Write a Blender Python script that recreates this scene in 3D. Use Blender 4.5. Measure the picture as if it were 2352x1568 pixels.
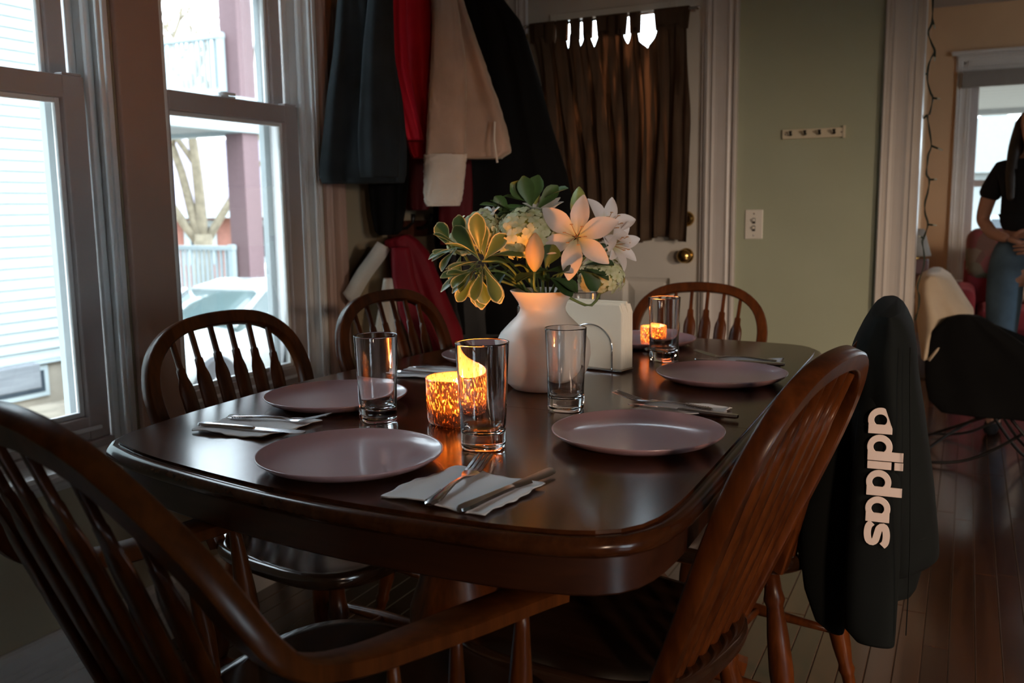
import bpy, bmesh, math, random
from math import sin, cos, pi, radians as R, atan2, hypot, sqrt
from mathutils import Vector as V, Matrix

for o in list(bpy.data.objects):
    bpy.data.objects.remove(o)
scn = bpy.context.scene
COL = scn.collection

# ------------------------------------------------------------------ camera
cam_d = bpy.data.cameras.new('camera')
cam_d.sensor_width = 36.0
cam_d.lens = 2120.0 / 2352.0 * 36.0
cam_d.clip_start = 0.02
cam_d.clip_end = 400
cam_d.dof.use_dof = True
cam_d.dof.focus_distance = 1.50
cam_d.dof.aperture_fstop = 6.0
cam = bpy.data.objects.new('camera', cam_d)
COL.objects.link(cam)
_t, _r, _y = R(8.3), 0.0135, R(26.2)
_f = V((-sin(_y) * cos(_t), cos(_y) * cos(_t), -sin(_t)))
_r0 = V((cos(_y), sin(_y), 0))
_u0 = _r0.cross(_f)
_rt = _r0 * cos(_r) - _u0 * sin(_r)
_up = _u0 * cos(_r) + _r0 * sin(_r)
cam.matrix_world = Matrix((( _rt.x, _up.x, -_f.x, 0.0), (_rt.y, _up.y, -_f.y, 0.0), (_rt.z, _up.z, -_f.z, 1.125), (0, 0, 0, 1)))
scn.camera = cam

# ------------------------------------------------------------------ sky, exposure
EXPOSURE = 2.85
SKY = 1.5
world = bpy.data.worlds.new('sky')
scn.world = world
world.use_nodes = True
_bg = world.node_tree.nodes['Background']
_bg.inputs[0].default_value = (0.78, 0.90, 1.0, 1)
_bg.inputs[1].default_value = SKY
scn.view_settings.view_transform = 'Standard'
scn.view_settings.look = 'None'
scn.view_settings.exposure = EXPOSURE
scn.view_settings.gamma = 1.0
scn.view_settings.use_curve_mapping = False
scn.cycles.use_denoising = True
scn.cycles.max_bounces = 10
scn.cycles.transparent_max_bounces = 16
scn.cycles.sample_clamp_indirect = 4.0
scn.cycles.caustics_refractive = True


# spot lights added out of view, aimed low to brighten walls and table
def added_spot(loc, aim, energy, col, cone=95):
    d = bpy.data.lights.new('added_light', 'SPOT')
    d.color = col
    d.energy = energy
    d.shadow_soft_size = 0.14
    d.spot_size = R(cone)
    d.spot_blend = 1.0
    o = bpy.data.objects.new('added_light', d)
    o.location = loc
    o.rotation_euler = (V(aim) - V(loc)).to_track_quat('-Z', 'Y').to_euler()
    COL.objects.link(o)


added_spot((2.1, .75, 1.45), (-.95, 3.75, -.40), 30.0, (1.0, .76, .56), 64)
added_spot((1.6, -.9, 1.45), (-.62, 3.2, -.10), 22.0, (1.0, .72, .52), 54)
added_spot((2.4, 5.2, 1.5), (-.2, 7.4, -.55), 15.0, (1.0, .78, .55), 72)

# ------------------------------------------------------------------ materials
MATS = {}


def nodes(name):
    m = bpy.data.materials.new(name)
    m.use_nodes = True
    nt = m.node_tree
    return m, nt, nt.nodes, nt.links, nt.nodes['Principled BSDF']


def ramp(n, stops):
    r = n.new('ShaderNodeValToRGB')
    el = r.color_ramp.elements
    while len(el) < len(stops):
        el.new(0.5)
    for e, (p, c) in zip(el, stops):
        e.position = p
        e.color = (*c, 1) if len(c) == 3 else c
    return r


def plain(name, col, rough=0.5, metal=0.0, var=0.12, scale=18.0, bump=0.0, coat=0.0, stretch=(1, 1, 1), sheen=0.0, spec=0.5, emit=0.0, sub=0.0):
    """colour with a little procedural mottling and optional fine relief"""
    m, nt, n, l, b = nodes(name)
    tc = n.new('ShaderNodeTexCoord')
    mp = n.new('ShaderNodeMapping')
    mp.inputs['Scale'].default_value = stretch
    l.new(tc.outputs['Object'], mp.inputs[0])
    nz = n.new('ShaderNodeTexNoise')
    nz.inputs['Scale'].default_value = scale
    nz.inputs['Detail'].default_value = 4
    l.new(mp.outputs[0], nz.inputs['Vector'])
    d = tuple(max(0, c * (1 - var)) for c in col)
    h = tuple(min(1, c * (1 + var)) for c in col)
    r = ramp(n, [(0.3, d), (0.7, h)])
    l.new(nz.outputs[0], r.inputs[0])
    l.new(r.outputs[0], b.inputs['Base Color'])
    b.inputs['Roughness'].default_value = rough
    b.inputs['Metallic'].default_value = metal
    b.inputs['Coat Weight'].default_value = coat
    b.inputs['Coat Roughness'].default_value = 0.12
    b.inputs['Sheen Weight'].default_value = sheen
    b.inputs['Specular IOR Level'].default_value = spec
    if sub:
        b.inputs['Subsurface Weight'].default_value = sub
        b.inputs['Subsurface Radius'].default_value = (0.02, 0.012, 0.006)
    if emit:
        b.inputs['Emission Color'].default_value = (*col, 1)
        b.inputs['Emission Strength'].default_value = emit
    if bump:
        bp = n.new('ShaderNodeBump')
        bp.inputs['Strength'].default_value = bump
        bp.inputs['Distance'].default_value = 0.004
        l.new(nz.outputs[0], bp.inputs['Height'])
        l.new(bp.outputs[0], b.inputs['Normal'])
    MATS[name] = m
    return m


def wood(name, c1, c2, rough=0.3, axis='y', scale=26.0, coat=0.25, bump=0.08, rnd=0.0):
    m, nt, n, l, b = nodes(name)
    tc = n.new('ShaderNodeTexCoord')
    mp = n.new('ShaderNodeMapping')
    st = {'x': (0.07, 1, 1), 'y': (1, 0.07, 1), 'z': (1, 1, 0.07)}[axis]
    mp.inputs['Scale'].default_value = st
    l.new(tc.outputs['Object'], mp.inputs[0])
    oi = n.new('ShaderNodeObjectInfo')
    ad = n.new('ShaderNodeVectorMath')
    ad.operation = 'ADD'
    l.new(mp.outputs[0], ad.inputs[0])
    l.new(oi.outputs['Location'], ad.inputs[1])
    nz = n.new('ShaderNodeTexNoise')
    nz.inputs['Scale'].default_value = scale
    nz.inputs['Detail'].default_value = 6
    nz.inputs['Distortion'].default_value = 0.6
    l.new(ad.outputs[0], nz.inputs['Vector'])
    n2 = n.new('ShaderNodeTexNoise')
    n2.inputs['Scale'].default_value = scale * 5
    n2.inputs['Detail'].default_value = 3
    l.new(ad.outputs[0], n2.inputs['Vector'])
    mx = n.new('ShaderNodeMath')
    mx.operation = 'MULTIPLY_ADD'
    l.new(n2.outputs[0], mx.inputs[0])
    mx.inputs[1].default_value = 0.45
    l.new(nz.outputs[0], mx.inputs[2])
    r = ramp(n, [(0.5, c1), (0.95, c2)])
    l.new(mx.outputs[0], r.inputs[0])
    out = r.outputs[0]
    if rnd:
        hs = n.new('ShaderNodeHueSaturation')
        mr = n.new('ShaderNodeMapRange')
        mr.inputs['To Min'].default_value = 1 - rnd
        mr.inputs['To Max'].default_value = 1 + rnd
        l.new(oi.outputs['Random'], mr.inputs[0])
        l.new(mr.outputs[0], hs.inputs['Value'])
        l.new(out, hs.inputs['Color'])
        out = hs.outputs[0]
    l.new(out, b.inputs['Base Color'])
    b.inputs['Roughness'].default_value = rough
    b.inputs['Coat Weight'].default_value = coat
    b.inputs['Coat Roughness'].default_value = 0.15
    bp = n.new('ShaderNodeBump')
    bp.inputs['Strength'].default_value = bump
    bp.inputs['Distance'].default_value = 0.002
    l.new(mx.outputs[0], bp.inputs['Height'])
    l.new(bp.outputs[0], b.inputs['Normal'])
    MATS[name] = m
    return m


def cloth(name, col, rough=0.9, weave=420.0, var=0.18, sheen=0.25, bump=0.25, trans=0.0, tcol=None):
    m, nt, n, l, b = nodes(name)
    tc = n.new('ShaderNodeTexCoord')
    nz = n.new('ShaderNodeTexNoise')
    nz.inputs['Scale'].default_value = 9
    nz.inputs['Detail'].default_value = 5
    l.new(tc.outputs['Object'], nz.inputs['Vector'])
    r = ramp(n, [(0.3, tuple(c * (1 - var) for c in col)), (0.7, tuple(min(1, c * (1 + var)) for c in col))])
    l.new(nz.outputs[0], r.inputs[0])
    l.new(r.outputs[0], b.inputs['Base Color'])
    b.inputs['Roughness'].default_value = rough
    b.inputs['Sheen Weight'].default_value = sheen
    b.inputs['Sheen Tint'].default_value = (*[min(1, c * 3 + .1) for c in col], 1)
    b.inputs['Specular IOR Level'].default_value = 0.2
    wv = n.new('ShaderNodeTexNoise')
    wv.inputs['Scale'].default_value = weave
    wv.inputs['Detail'].default_value = 2
    l.new(tc.outputs['Object'], wv.inputs['Vector'])
    bp = n.new('ShaderNodeBump')
    bp.inputs['Strength'].default_value = bump
    bp.inputs['Distance'].default_value = 0.001
    l.new(wv.outputs[0], bp.inputs['Height'])
    l.new(bp.outputs[0], b.inputs['Normal'])
    if trans:
        t = n.new('ShaderNodeBsdfTranslucent')
        t.inputs[0].default_value = (*(tcol or col), 1)
        mx = n.new('ShaderNodeMixShader')
        mx.inputs[0].default_value = trans
        l.new(b.outputs[0], mx.inputs[1])
        l.new(t.outputs[0], mx.inputs[2])
        l.new(mx.outputs[0], n['Material Output'].inputs[0])
    MATS[name] = m
    return m


def glass(name, col=(1, 1, 1), rough=0.0, ior=1.45):
    m, nt, n, l, b = nodes(name)
    b.inputs['Base Color'].default_value = (*col, 1)
    b.inputs['Roughness'].default_value = rough
    b.inputs['IOR'].default_value = ior
    b.inputs['Transmission Weight'].default_value = 1.0
    MATS[name] = m
    return m


def pane_glass(name):
    """flat window glass: clear with a faint reflection (single sheet)"""
    m, nt, n, l, b = nodes(name)
    t = n.new('ShaderNodeBsdfTransparent')
    t.inputs[0].default_value = (0.96, 0.98, 0.98, 1)
    g = n.new('ShaderNodeBsdfGlossy')
    g.inputs['Roughness'].default_value = 0.02
    fr = n.new('ShaderNodeFresnel')
    fr.inputs[0].default_value = 1.3
    mx = n.new('ShaderNodeMixShader')
    l.new(fr.outputs[0], mx.inputs[0])
    l.new(t.outputs[0], mx.inputs[1])
    l.new(g.outputs[0], mx.inputs[2])
    l.new(mx.outputs[0], n['Material Output'].inputs[0])
    MATS[name] = m
    return m


wood('table_wood', (0.028, 0.0075, 0.0025), (0.072, 0.0205, 0.0060), 0.20, 'y', 24, 0.20, 0.07)
wood('table_apron', (0.026, 0.0065, 0.0024), (0.055, 0.015, 0.005), 0.34, 'x', 24, 0.15)
wood('chair_wood', (0.042, 0.0092, 0.0018), (0.118, 0.029, 0.0050), 0.32, 'z', 24, 0.05)
MATS['chair_wood'].node_tree.nodes['Principled BSDF'].inputs['Specular IOR Level'].default_value = 0.22
MATS['table_wood'].node_tree.nodes['Principled BSDF'].inputs['Specular IOR Level'].default_value = 0.26
wood('chair_seat', (0.020, 0.008, 0.004), (0.045, 0.018, 0.008), 0.20, 'x', 22, 0.8)
wood('board_wood', (0.028, 0.010, 0.0042), (0.075, 0.029, 0.011), 0.26, 'y', 22, 0.9, 0.05, 0.25)
wood('dark_wood', (0.04, 0.012, 0.008), (0.10, 0.03, 0.016), 0.35, 'x', 20)
wood('grey_timber', (0.09, 0.095, 0.105), (0.15, 0.155, 0.165), 0.8, 'y', 12, 0.0)
plain('wall_green', (0.37, 0.40, 0.29), 0.75, var=0.05, scale=3, bump=0.02)
plain('wall_tan', (0.34, 0.28, 0.19), 0.75, var=0.05, scale=3, bump=0.02)
plain('wall_peach', (0.56, 0.35, 0.20), 0.75, var=0.06, scale=2.5, bump=0.02)
plain('ceiling_paint', (0.36, 0.34, 0.33), 0.8, var=0.03, scale=2)
plain('trim_paint', (0.56, 0.52, 0.49), 0.38, var=0.05, scale=6, bump=0.02)
plain('mullion_paint', (0.46, 0.30, 0.24), 0.45, var=0.05, scale=5, bump=0.02)
plain('sash_vinyl', (0.50, 0.43, 0.41), 0.35, var=0.03, scale=4)
plain('sash_edge', (0.85, 0.86, 0.86), 0.35, var=0.03, scale=4)
plain('door_paint', (0.58, 0.55, 0.49), 0.45, var=0.05, scale=4, bump=0.02)
plain('brass', (0.55, 0.36, 0.12), 0.22, 1.0, var=0.1)
plain('steel', (0.62, 0.62, 0.64), 0.20, 1.0, var=0.05)
plain('chrome', (0.75, 0.75, 0.77), 0.10, 1.0, var=0.02)
plain('black_metal', (0.02, 0.02, 0.02), 0.4, 0.6, var=0.1)
plain('plate_glaze', (0.40, 0.235, 0.245), 0.33, var=0.03, scale=10, coat=0.5)
plain('vase_ceramic', (0.70, 0.65, 0.61), 0.38, var=0.02, scale=8)
cloth('paper', (0.88, 0.86, 0.86), 0.9, 300, 0.03, 0.0, 0.12, 0.15, (0.8, 0.78, 0.76))
cloth('paper_stack', (0.80, 0.74, 0.62), 0.9, 300, 0.03, 0.0, 0.1)
glass('tumbler_glass')
pane_glass('window_glass')
plain('switch_plastic', (0.72, 0.69, 0.62), 0.35, var=0.02)
plain('hook_board', (0.62, 0.56, 0.42), 0.5, var=0.05)
plain('dark_hole', (0.03, 0.028, 0.025), 0.6)
cloth('coat_charcoal', (0.021, 0.027, 0.031), 0.95, 160, 0.25, 0.12, 0.5)
cloth('coat_black', (0.003, 0.003, 0.0032), 0.9, 300, 0.2, 0.0)
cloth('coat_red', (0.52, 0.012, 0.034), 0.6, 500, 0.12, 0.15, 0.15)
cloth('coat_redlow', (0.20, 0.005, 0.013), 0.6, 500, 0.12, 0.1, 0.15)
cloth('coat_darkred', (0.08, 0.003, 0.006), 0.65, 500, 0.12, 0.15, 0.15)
cloth('coat_cream', (0.44, 0.31, 0.24), 0.95, 120, 0.12, 0.35, 0.6)
cloth('coat_cuff', (0.68, 0.60, 0.52), 0.95, 90, 0.10, 0.4, 0.9)
cloth('coat_white', (0.66, 0.61, 0.53), 0.9, 200, 0.08, 0.2)
cloth('coat_tan', (0.33, 0.25, 0.15), 0.9, 200, 0.1, 0.2)
cloth('coat_grey', (0.05, 0.05, 0.05), 0.9, 200, 0.1, 0.1)
cloth('jacket_green', (0.0025, 0.0034, 0.0029), 0.85, 500, 0.2, 0.0, 0.1)
plain('logo_print', (0.72, 0.57, 0.50), 0.6, var=0.03)
cloth('curtain_brown', (0.085, 0.055, 0.035), 0.95, 260, 0.15, 0.1, 0.3, 0.24, (0.30, 0.16, 0.09))
_nt = MATS['curtain_brown'].node_tree
_n = _nt.nodes
_tc = _n.new('ShaderNodeTexCoord')
_mp = _n.new('ShaderNodeMapping')
_mp.inputs['Scale'].default_value = (1, 1, 0.05)
_nz = _n.new('ShaderNodeTexNoise')
_nz.inputs['Scale'].default_value = 34
_nz.inputs['Detail'].default_value = 3
_rp = ramp(_n, [(0.40, (.05, .05, .05)), (0.55, (.22, .22, .22)), (0.66, (.70, .70, .70))])
_nt.links.new(_tc.outputs['Object'], _mp.inputs[0])
_nt.links.new(_mp.outputs[0], _nz.inputs['Vector'])
_nt.links.new(_nz.outputs[0], _rp.inputs[0])
_nt.links.new(_rp.outputs[0], [q for q in _n if q.type == 'MIX_SHADER'][0].inputs[0])
cloth('denim', (0.075, 0.125, 0.18), 0.9, 500, 0.25, 0.1, 0.4)
cloth('tee_black', (0.012, 0.013, 0.016), 0.9, 400, 0.2, 0.05)
plain('skin', (0.40, 0.21, 0.15), 0.5, var=0.05, scale=12, sub=0.15)
plain('hair', (0.025, 0.016, 0.012), 0.5, var=0.4, scale=40, stretch=(3, 3, 0.3))
plain('eye_white', (0.7, 0.7, 0.68), 0.2)
plain('lip', (0.42, 0.17, 0.15), 0.45)
cloth('throw_cream', (0.62, 0.51, 0.38), 0.95, 150, 0.08, 0.3, 0.5)
cloth('uph_red', (0.13, 0.012, 0.018), 0.85, 300, 0.25, 0.3)
cloth('cushion_tan', (0.42, 0.33, 0.27), 0.9, 260, 0.1, 0.2)
plain('lampshade', (0.36, 0.34, 0.31), 0.8, var=0.03)
plain('blind', (0.24, 0.21, 0.19), 0.8, var=0.05)
plain('siding', (0.2775, 0.315, 0.315), 0.6, var=0.02)
plain('porch_white', (0.3255, 0.3642, 0.372), 0.6, var=0.03)
plain('porch_red', (0.1495, 0.0858, 0.091), 0.7, var=0.06)
plain('porch_ceiling', (0.24, 0.258, 0.27), 0.7, var=0.03)
plain('foundation', (0.255, 0.2175, 0.1725), 0.9, var=0.12, scale=5)
plain('dark_pane', (0.04, 0.05, 0.06), 0.1, var=0.1)
plain('leaf_litter', (0.248, 0.208, 0.16), 0.95, var=0.35, scale=3)
plain('brick_far', (0.27, 0.1148, 0.0878), 0.9, var=0.12, scale=6)
plain('roof_far', (0.192, 0.168, 0.208), 0.9, var=0.1, scale=4)
plain('bark', (0.1755, 0.1418, 0.0972), 0.95, var=0.25, scale=8)
plain('car_paint', (0.357, 0.374, 0.374), 0.25, var=0.02, coat=0.6)
plain('car_glass', (0.07, 0.10, 0.10), 0.08, var=0.05)
plain('tyre', (0.04, 0.04, 0.045), 0.8)
plain('house_grey', (0.1875, 0.2025, 0.2025), 0.85, var=0.05)
plain('wax', (0.80, 0.62, 0.40), 0.5, var=0.03, sub=0.5)
plain('wire_green', (0.015, 0.028, 0.016), 0.5)
plain('bulb_plastic', (0.50, 0.52, 0.44), 0.2, var=0.05)
plain('stem_green', (0.11, 0.17, 0.045), 0.5, var=0.15)
plain('leaf_green', (0.09, 0.17, 0.05), 0.42, var=0.2, scale=30)
plain('leaf_dark', (0.04, 0.085, 0.028), 0.45, var=0.2, scale=30)
plain('bud_green', (0.42, 0.46, 0.13), 0.5, var=0.15, scale=25)
plain('stamen', (0.45, 0.24, 0.10), 0.6)


def petal_mat(name, c1, c2, tr=0.3):
    m, nt, n, l, b = nodes(name)
    uv = n.new('ShaderNodeUVMap')
    sp = n.new('ShaderNodeSeparateXYZ')
    l.new(uv.outputs[0], sp.inputs[0])
    r = ramp(n, [(0.0, c2), (0.45, c1), (1.0, c1)])
    l.new(sp.outputs[1], r.inputs[0])
    l.new(r.outputs[0], b.inputs['Base Color'])
    b.inputs['Roughness'].default_value = 0.55
    t = n.new('ShaderNodeBsdfTranslucent')
    l.new(r.outputs[0], t.inputs[0])
    mx = n.new('ShaderNodeMixShader')
    mx.inputs[0].default_value = tr
    l.new(b.outputs[0], mx.inputs[1])
    l.new(t.outputs[0], mx.inputs[2])
    l.new(mx.outputs[0], n['Material Output'].inputs[0])
    MATS[name] = m


petal_mat('petal_white', (0.80, 0.74, 0.72), (0.62, 0.62, 0.30))
petal_mat('petal_pure', (0.80, 0.80, 0.78), (0.55, 0.60, 0.30))
petal_mat('floret', (0.72, 0.74, 0.48), (0.55, 0.60, 0.28), 0.25)
petal_mat('bud_cream', (0.85, 0.62, 0.34), (0.70, 0.60, 0.26), 0.4)


def leaf_edge_mat():
    m, nt, n, l, b = nodes('leaf_variegated')
    uv = n.new('ShaderNodeUVMap')
    sp = n.new('ShaderNodeSeparateXYZ')
    l.new(uv.outputs[0], sp.inputs[0])
    nz = n.new('ShaderNodeTexNoise')
    nz.inputs['Scale'].default_value = 60
    tc = n.new('ShaderNodeTexCoord')
    l.new(tc.outputs['Object'], nz.inputs['Vector'])
    a = n.new('ShaderNodeMath')
    a.operation = 'MULTIPLY_ADD'
    l.new(nz.outputs[0], a.inputs[0])
    a.inputs[1].default_value = 0.22
    l.new(sp.outputs[0], a.inputs[2])
    r = ramp(n, [(0.70, (0.10, 0.17, 0.06)), (0.98, (0.13, 0.20, 0.075)), (1.03, (0.62, 0.58, 0.34))])
    r.color_ramp.elements[1].position = 0.93
    r.color_ramp.elements[2].position = 1.0
    l.new(a.outputs[0], r.inputs[0])
    l.new(r.outputs[0], b.inputs['Base Color'])
    b.inputs['Roughness'].default_value = 0.38
    t = n.new('ShaderNodeBsdfTranslucent')
    l.new(r.outputs[0], t.inputs[0])
    mx = n.new('ShaderNodeMixShader')
    mx.inputs[0].default_value = 0.22
    l.new(b.outputs[0], mx.inputs[1])
    l.new(t.outputs[0], mx.inputs[2])
    l.new(mx.outputs[0], n['Material Output'].inputs[0])
    MATS['leaf_variegated'] = m


leaf_edge_mat()


def floral_mat():
    m, nt, n, l, b = nodes('uph_floral')
    tc = n.new('ShaderNodeTexCoord')
    vo = n.new('ShaderNodeTexVoronoi')
    vo.inputs['Scale'].default_value = 11
    l.new(tc.outputs['Object'], vo.inputs['Vector'])
    r = ramp(n, [(0.0, (0.10, 0.035, 0.03)), (0.25, (0.05, 0.06, 0.035)), (0.5, (0.16, 0.02, 0.03)), (0.75, (0.06, 0.065, 0.04)), (1.0, (0.22, 0.12, 0.10))])
    sx = n.new('ShaderNodeSeparateXYZ')
    l.new(vo.outputs['Color'], sx.inputs[0])
    l.new(sx.outputs[0], r.inputs[0])
    l.new(r.outputs[0], b.inputs['Base Color'])
    b.inputs['Roughness'].default_value = 0.9
    MATS['uph_floral'] = m


floral_mat()


def mercury_mat():
    """speckled mercury glass: silvered, with clear flecks that let the flame through"""
    m, nt, n, l, b = nodes('mercury_glass')
    tc = n.new('ShaderNodeTexCoord')
    mp = n.new('ShaderNodeMapping')
    mp.inputs['Scale'].default_value = (1, 1, 0.42)
    l.new(tc.outputs['Object'], mp.inputs[0])
    nz = n.new('ShaderNodeTexNoise')
    nz.inputs['Scale'].default_value = 330
    nz.inputs['Detail'].default_value = 3
    l.new(mp.outputs[0], nz.inputs['Vector'])
    r = ramp(n, [(0.555, (0, 0, 0)), (0.63, (1, 1, 1))])
    l.new(nz.outputs[0], r.inputs[0])
    b.inputs['Base Color'].default_value = (0.72, 0.56, 0.47, 1)
    b.inputs['Metallic'].default_value = 0.85
    b.inputs['Roughness'].default_value = 0.22
    t = n.new('ShaderNodeBsdfTranslucent')
    t.inputs[0].default_value = (0.95, 0.66, 0.38, 1)
    t2 = n.new('ShaderNodeBsdfTransparent')
    t2.inputs[0].default_value = (1.0, 0.80, 0.55, 1)
    m1 = n.new('ShaderNodeMixShader')
    m1.inputs[0].default_value = 0.45
    l.new(t.outputs[0], m1.inputs[1])
    l.new(t2.outputs[0], m1.inputs[2])
    m0 = n.new('ShaderNodeMixShader')
    m0.inputs[0].default_value = 0.06
    l.new(b.outputs[0], m0.inputs[1])
    l.new(t.outputs[0], m0.inputs[2])
    mx = n.new('ShaderNodeMixShader')
    l.new(r.outputs[0], mx.inputs[0])
    l.new(m0.outputs[0], mx.inputs[1])
    l.new(m1.outputs[0], mx.inputs[2])
    l.new(mx.outputs[0], n['Material Output'].inputs[0])
    MATS['mercury_glass'] = m


mercury_mat()


def flame_mat():
    m, nt, n, l, b = nodes('flame')
    e = n.new('ShaderNodeEmission')
    e.inputs[0].default_value = (1.0, 0.42, 0.09, 1)
    e.inputs[1].default_value = 110.0
    l.new(e.outputs[0], n['Material Output'].inputs[0])
    MATS['flame'] = m


flame_mat()


# ------------------------------------------------------------------ mesh helpers
class MB:
    def __init__(s):
        s.v, s.f, s.uv = [], [], None

    def add(s, vs, fs):
        k = len(s.v)
        s.v += [tuple(p) for p in vs]
        s.f += [tuple(i + k for i in f) for f in fs]
        return s

    def box(s, a, b, mat=None):
        (x0, y0, z0), (x1, y1, z1) = a, b
        vs = [(x0, y0, z0), (x1, y0, z0), (x1, y1, z0), (x0, y1, z0), (x0, y0, z1), (x1, y0, z1), (x1, y1, z1), (x0, y1, z1)]
        if mat is not None:
            vs = [mat @ V(p) for p in vs]
        return s.add(vs, [(3, 2, 1, 0), (4, 5, 6, 7), (0, 1, 5, 4), (1, 2, 6, 5), (2, 3, 7, 6), (3, 0, 4, 7)])

    def prism(s, poly, z0, z1, fn=None):
        n = len(poly)
        vs = [(x, y, z0) for x, y in poly] + [(x, y, z1) for x, y in poly]
        if fn:
            vs = [fn(*p) for p in vs]
        fs = [tuple(range(n - 1, -1, -1)), tuple(range(n, 2 * n))]
        fs += [(i, (i + 1) % n, n + (i + 1) % n, n + i) for i in range(n)]
        return s.add(vs, fs)

    def rings(s, rings, cap0=True, cap1=True, closed=False):
        n = len(rings[0])
        vs = [p for r in rings for p in r]
        fs = []
        m = len(rings)
        for a in range(m if closed else m - 1):
            b = (a + 1) % m
            for i in range(n):
                j = (i + 1) % n
                fs.append((a * n + i, a * n + j, b * n + j, b * n + i))
        if not closed:
            if cap0:
                fs.append(tuple(range(n - 1, -1, -1)))
            if cap1:
                fs.append(tuple((m - 1) * n + i for i in range(n)))
        return s.add(vs, fs)

    def lathe(s, prof, c=(0, 0, 0), n=32, cap0=True, cap1=True, fn=None):
        rg = []
        for r, z in prof:
            ring = []
            for i in range(n):
                a = 2 * pi * i / n
                x, y = r * cos(a), r * sin(a)
                if fn:
                    x, y = fn(x, y, r, z, a)
                ring.append((c[0] + x, c[1] + y, c[2] + z))
            rg.append(ring)
        return s.rings(rg, cap0, cap1)

    def sweep(s, pts, prof, up=(0, 0, 1), scale=None, closed=False, caps=True):
        """prof: list of (a, b); a along side, b along local up; scale: per point (sa, sb)"""
        pts = [V(p) for p in pts]
        m = len(pts)
        up = V(up)
        rg = []
        prev = None
        for i, p in enumerate(pts):
            if closed:
                t = pts[(i + 1) % m] - pts[i - 1]
            else:
                t = pts[min(i + 1, m - 1)] - pts[max(i - 1, 0)]
            t.normalize()
            u = up - t * up.dot(t)
            if u.length < 1e-4:
                u = prev if prev is not None else V((1, 0, 0))
                u = u - t * u.dot(t)
            u.normalize()
            prev = u
            sd = t.cross(u)
            sa, sb = (1, 1) if scale is None else (scale[i] if isinstance(scale[i], tuple) else (scale[i], scale[i]))
            rg.append([p + sd * (a * sa) + u * (b * sb) for a, b in prof])
        return s.rings(rg, caps, caps, closed)

    def tube(s, pts, rad, n=10, up=(0, 0, 1), closed=False):
        prof = [(cos(2 * pi * i / n), sin(2 * pi * i / n)) for i in range(n)]
        if not isinstance(rad, (list, tuple)):
            rad = [rad] * len(pts)
        return s.sweep(pts, prof, up, list(rad), closed)

    def grid(s, fn, nu, nv, thick=0.0):
        vs = [fn(i / (nu - 1), j / (nv - 1)) for j in range(nv) for i in range(nu)]
        fs = [(j * nu + i, j * nu + i + 1, (j + 1) * nu + i + 1, (j + 1) * nu + i) for j in range(nv - 1) for i in range(nu - 1)]
        return s.add(vs, fs)

    def build(s, name, mat, parent=None, smooth=False, bevel=0.0, sub=0, solid=0.0, auto=None, kind=None, seg=2):
        me = bpy.data.meshes.new(name)
        me.from_pydata(s.v, [], s.f)
        me.materials.append(MATS[mat])
        if s.uv:
            lay = me.uv_layers.new(name='UVMap')
            for lp in me.loops:
                lay.data[lp.index].uv = s.uv[lp.vertex_index]
        bm = bmesh.new()
        bm.from_mesh(me)
        bmesh.ops.recalc_face_normals(bm, faces=bm.faces)
        bm.to_mesh(me)
        bm.free()
        me.update()
        if smooth:
            for p in me.polygons:
                p.use_smooth = True
            if auto:
                me.set_sharp_from_angle(angle=R(auto))
        o = bpy.data.objects.new(name, me)
        COL.objects.link(o)
        if parent is not None:
            o.parent = parent
        if solid:
            md = o.modifiers.new('solid', 'SOLIDIFY')
            md.thickness = solid
            md.offset = 0
        if bevel:
            md = o.modifiers.new('bevel', 'BEVEL')
            md.width = bevel
            md.segments = seg
            md.limit_method = 'ANGLE'
            md.angle_limit = R(35)
            md.harden_normals = False
        if sub:
            md = o.modifiers.new('sub', 'SUBSURF')
            md.levels = md.render_levels = sub
        if kind:
            o['kind'] = kind
        return o


def tag(o, label, cat, group=None):
    o['label'] = label
    o['category'] = cat
    if group:
        o['group'] = group
    return o


def thing(name, label, cat, loc=(0, 0, 0), rz=0.0, group=None):
    o = bpy.data.objects.new(name, None)
    COL.objects.link(o)
    o.empty_display_size = 0.1
    o.location = loc
    o.rotation_euler = (0, 0, rz)
    return tag(o, label, cat, group)


def structure(name, parent=None, loc=(0, 0, 0)):
    o = bpy.data.objects.new(name, None)
    COL.objects.link(o)
    o.location = loc
    o['kind'] = 'structure'
    return o


def dup(root, loc, rz, label=None, group=None, rot=None):
    def cp(o, parent):
        c = o.copy()
        COL.objects.link(c)
        if parent is not None:
            c.parent = parent
        for ch in o.children:
            cp(ch, c)
        return c
    r = cp(root, None)
    r.location = loc
    r.rotation_euler = rot if rot else (0, 0, rz)
    if label:
        r['label'] = label
    if group:
        r['group'] = group
    return r


def smooth_path(ps, n):
    """Catmull-Rom through ps, n samples, even in length"""
    ps = [V(p) for p in ps]
    out = []
    m = len(ps)
    for i in range(m - 1):
        p0, p1, p2, p3 = ps[max(i - 1, 0)], ps[i], ps[i + 1], ps[min(i + 2, m - 1)]
        for k in range(12):
            t = k / 12
            out.append(0.5 * ((2 * p1) + (p2 - p0) * t + (2 * p0 - 5 * p1 + 4 * p2 - p3) * t * t + (3 * p1 - p0 - 3 * p2 + p3) * t ** 3))
    out.append(ps[-1])
    d = [0.0]
    for a, b in zip(out, out[1:]):
        d.append(d[-1] + (b - a).length)
    res = []
    j = 0
    for k in range(n):
        t = d[-1] * k / (n - 1)
        while j < len(d) - 2 and d[j + 1] < t:
            j += 1
        w = (t - d[j]) / max(d[j + 1] - d[j], 1e-9)
        res.append(out[j].lerp(out[j + 1], min(max(w, 0), 1)))
    return res


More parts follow.
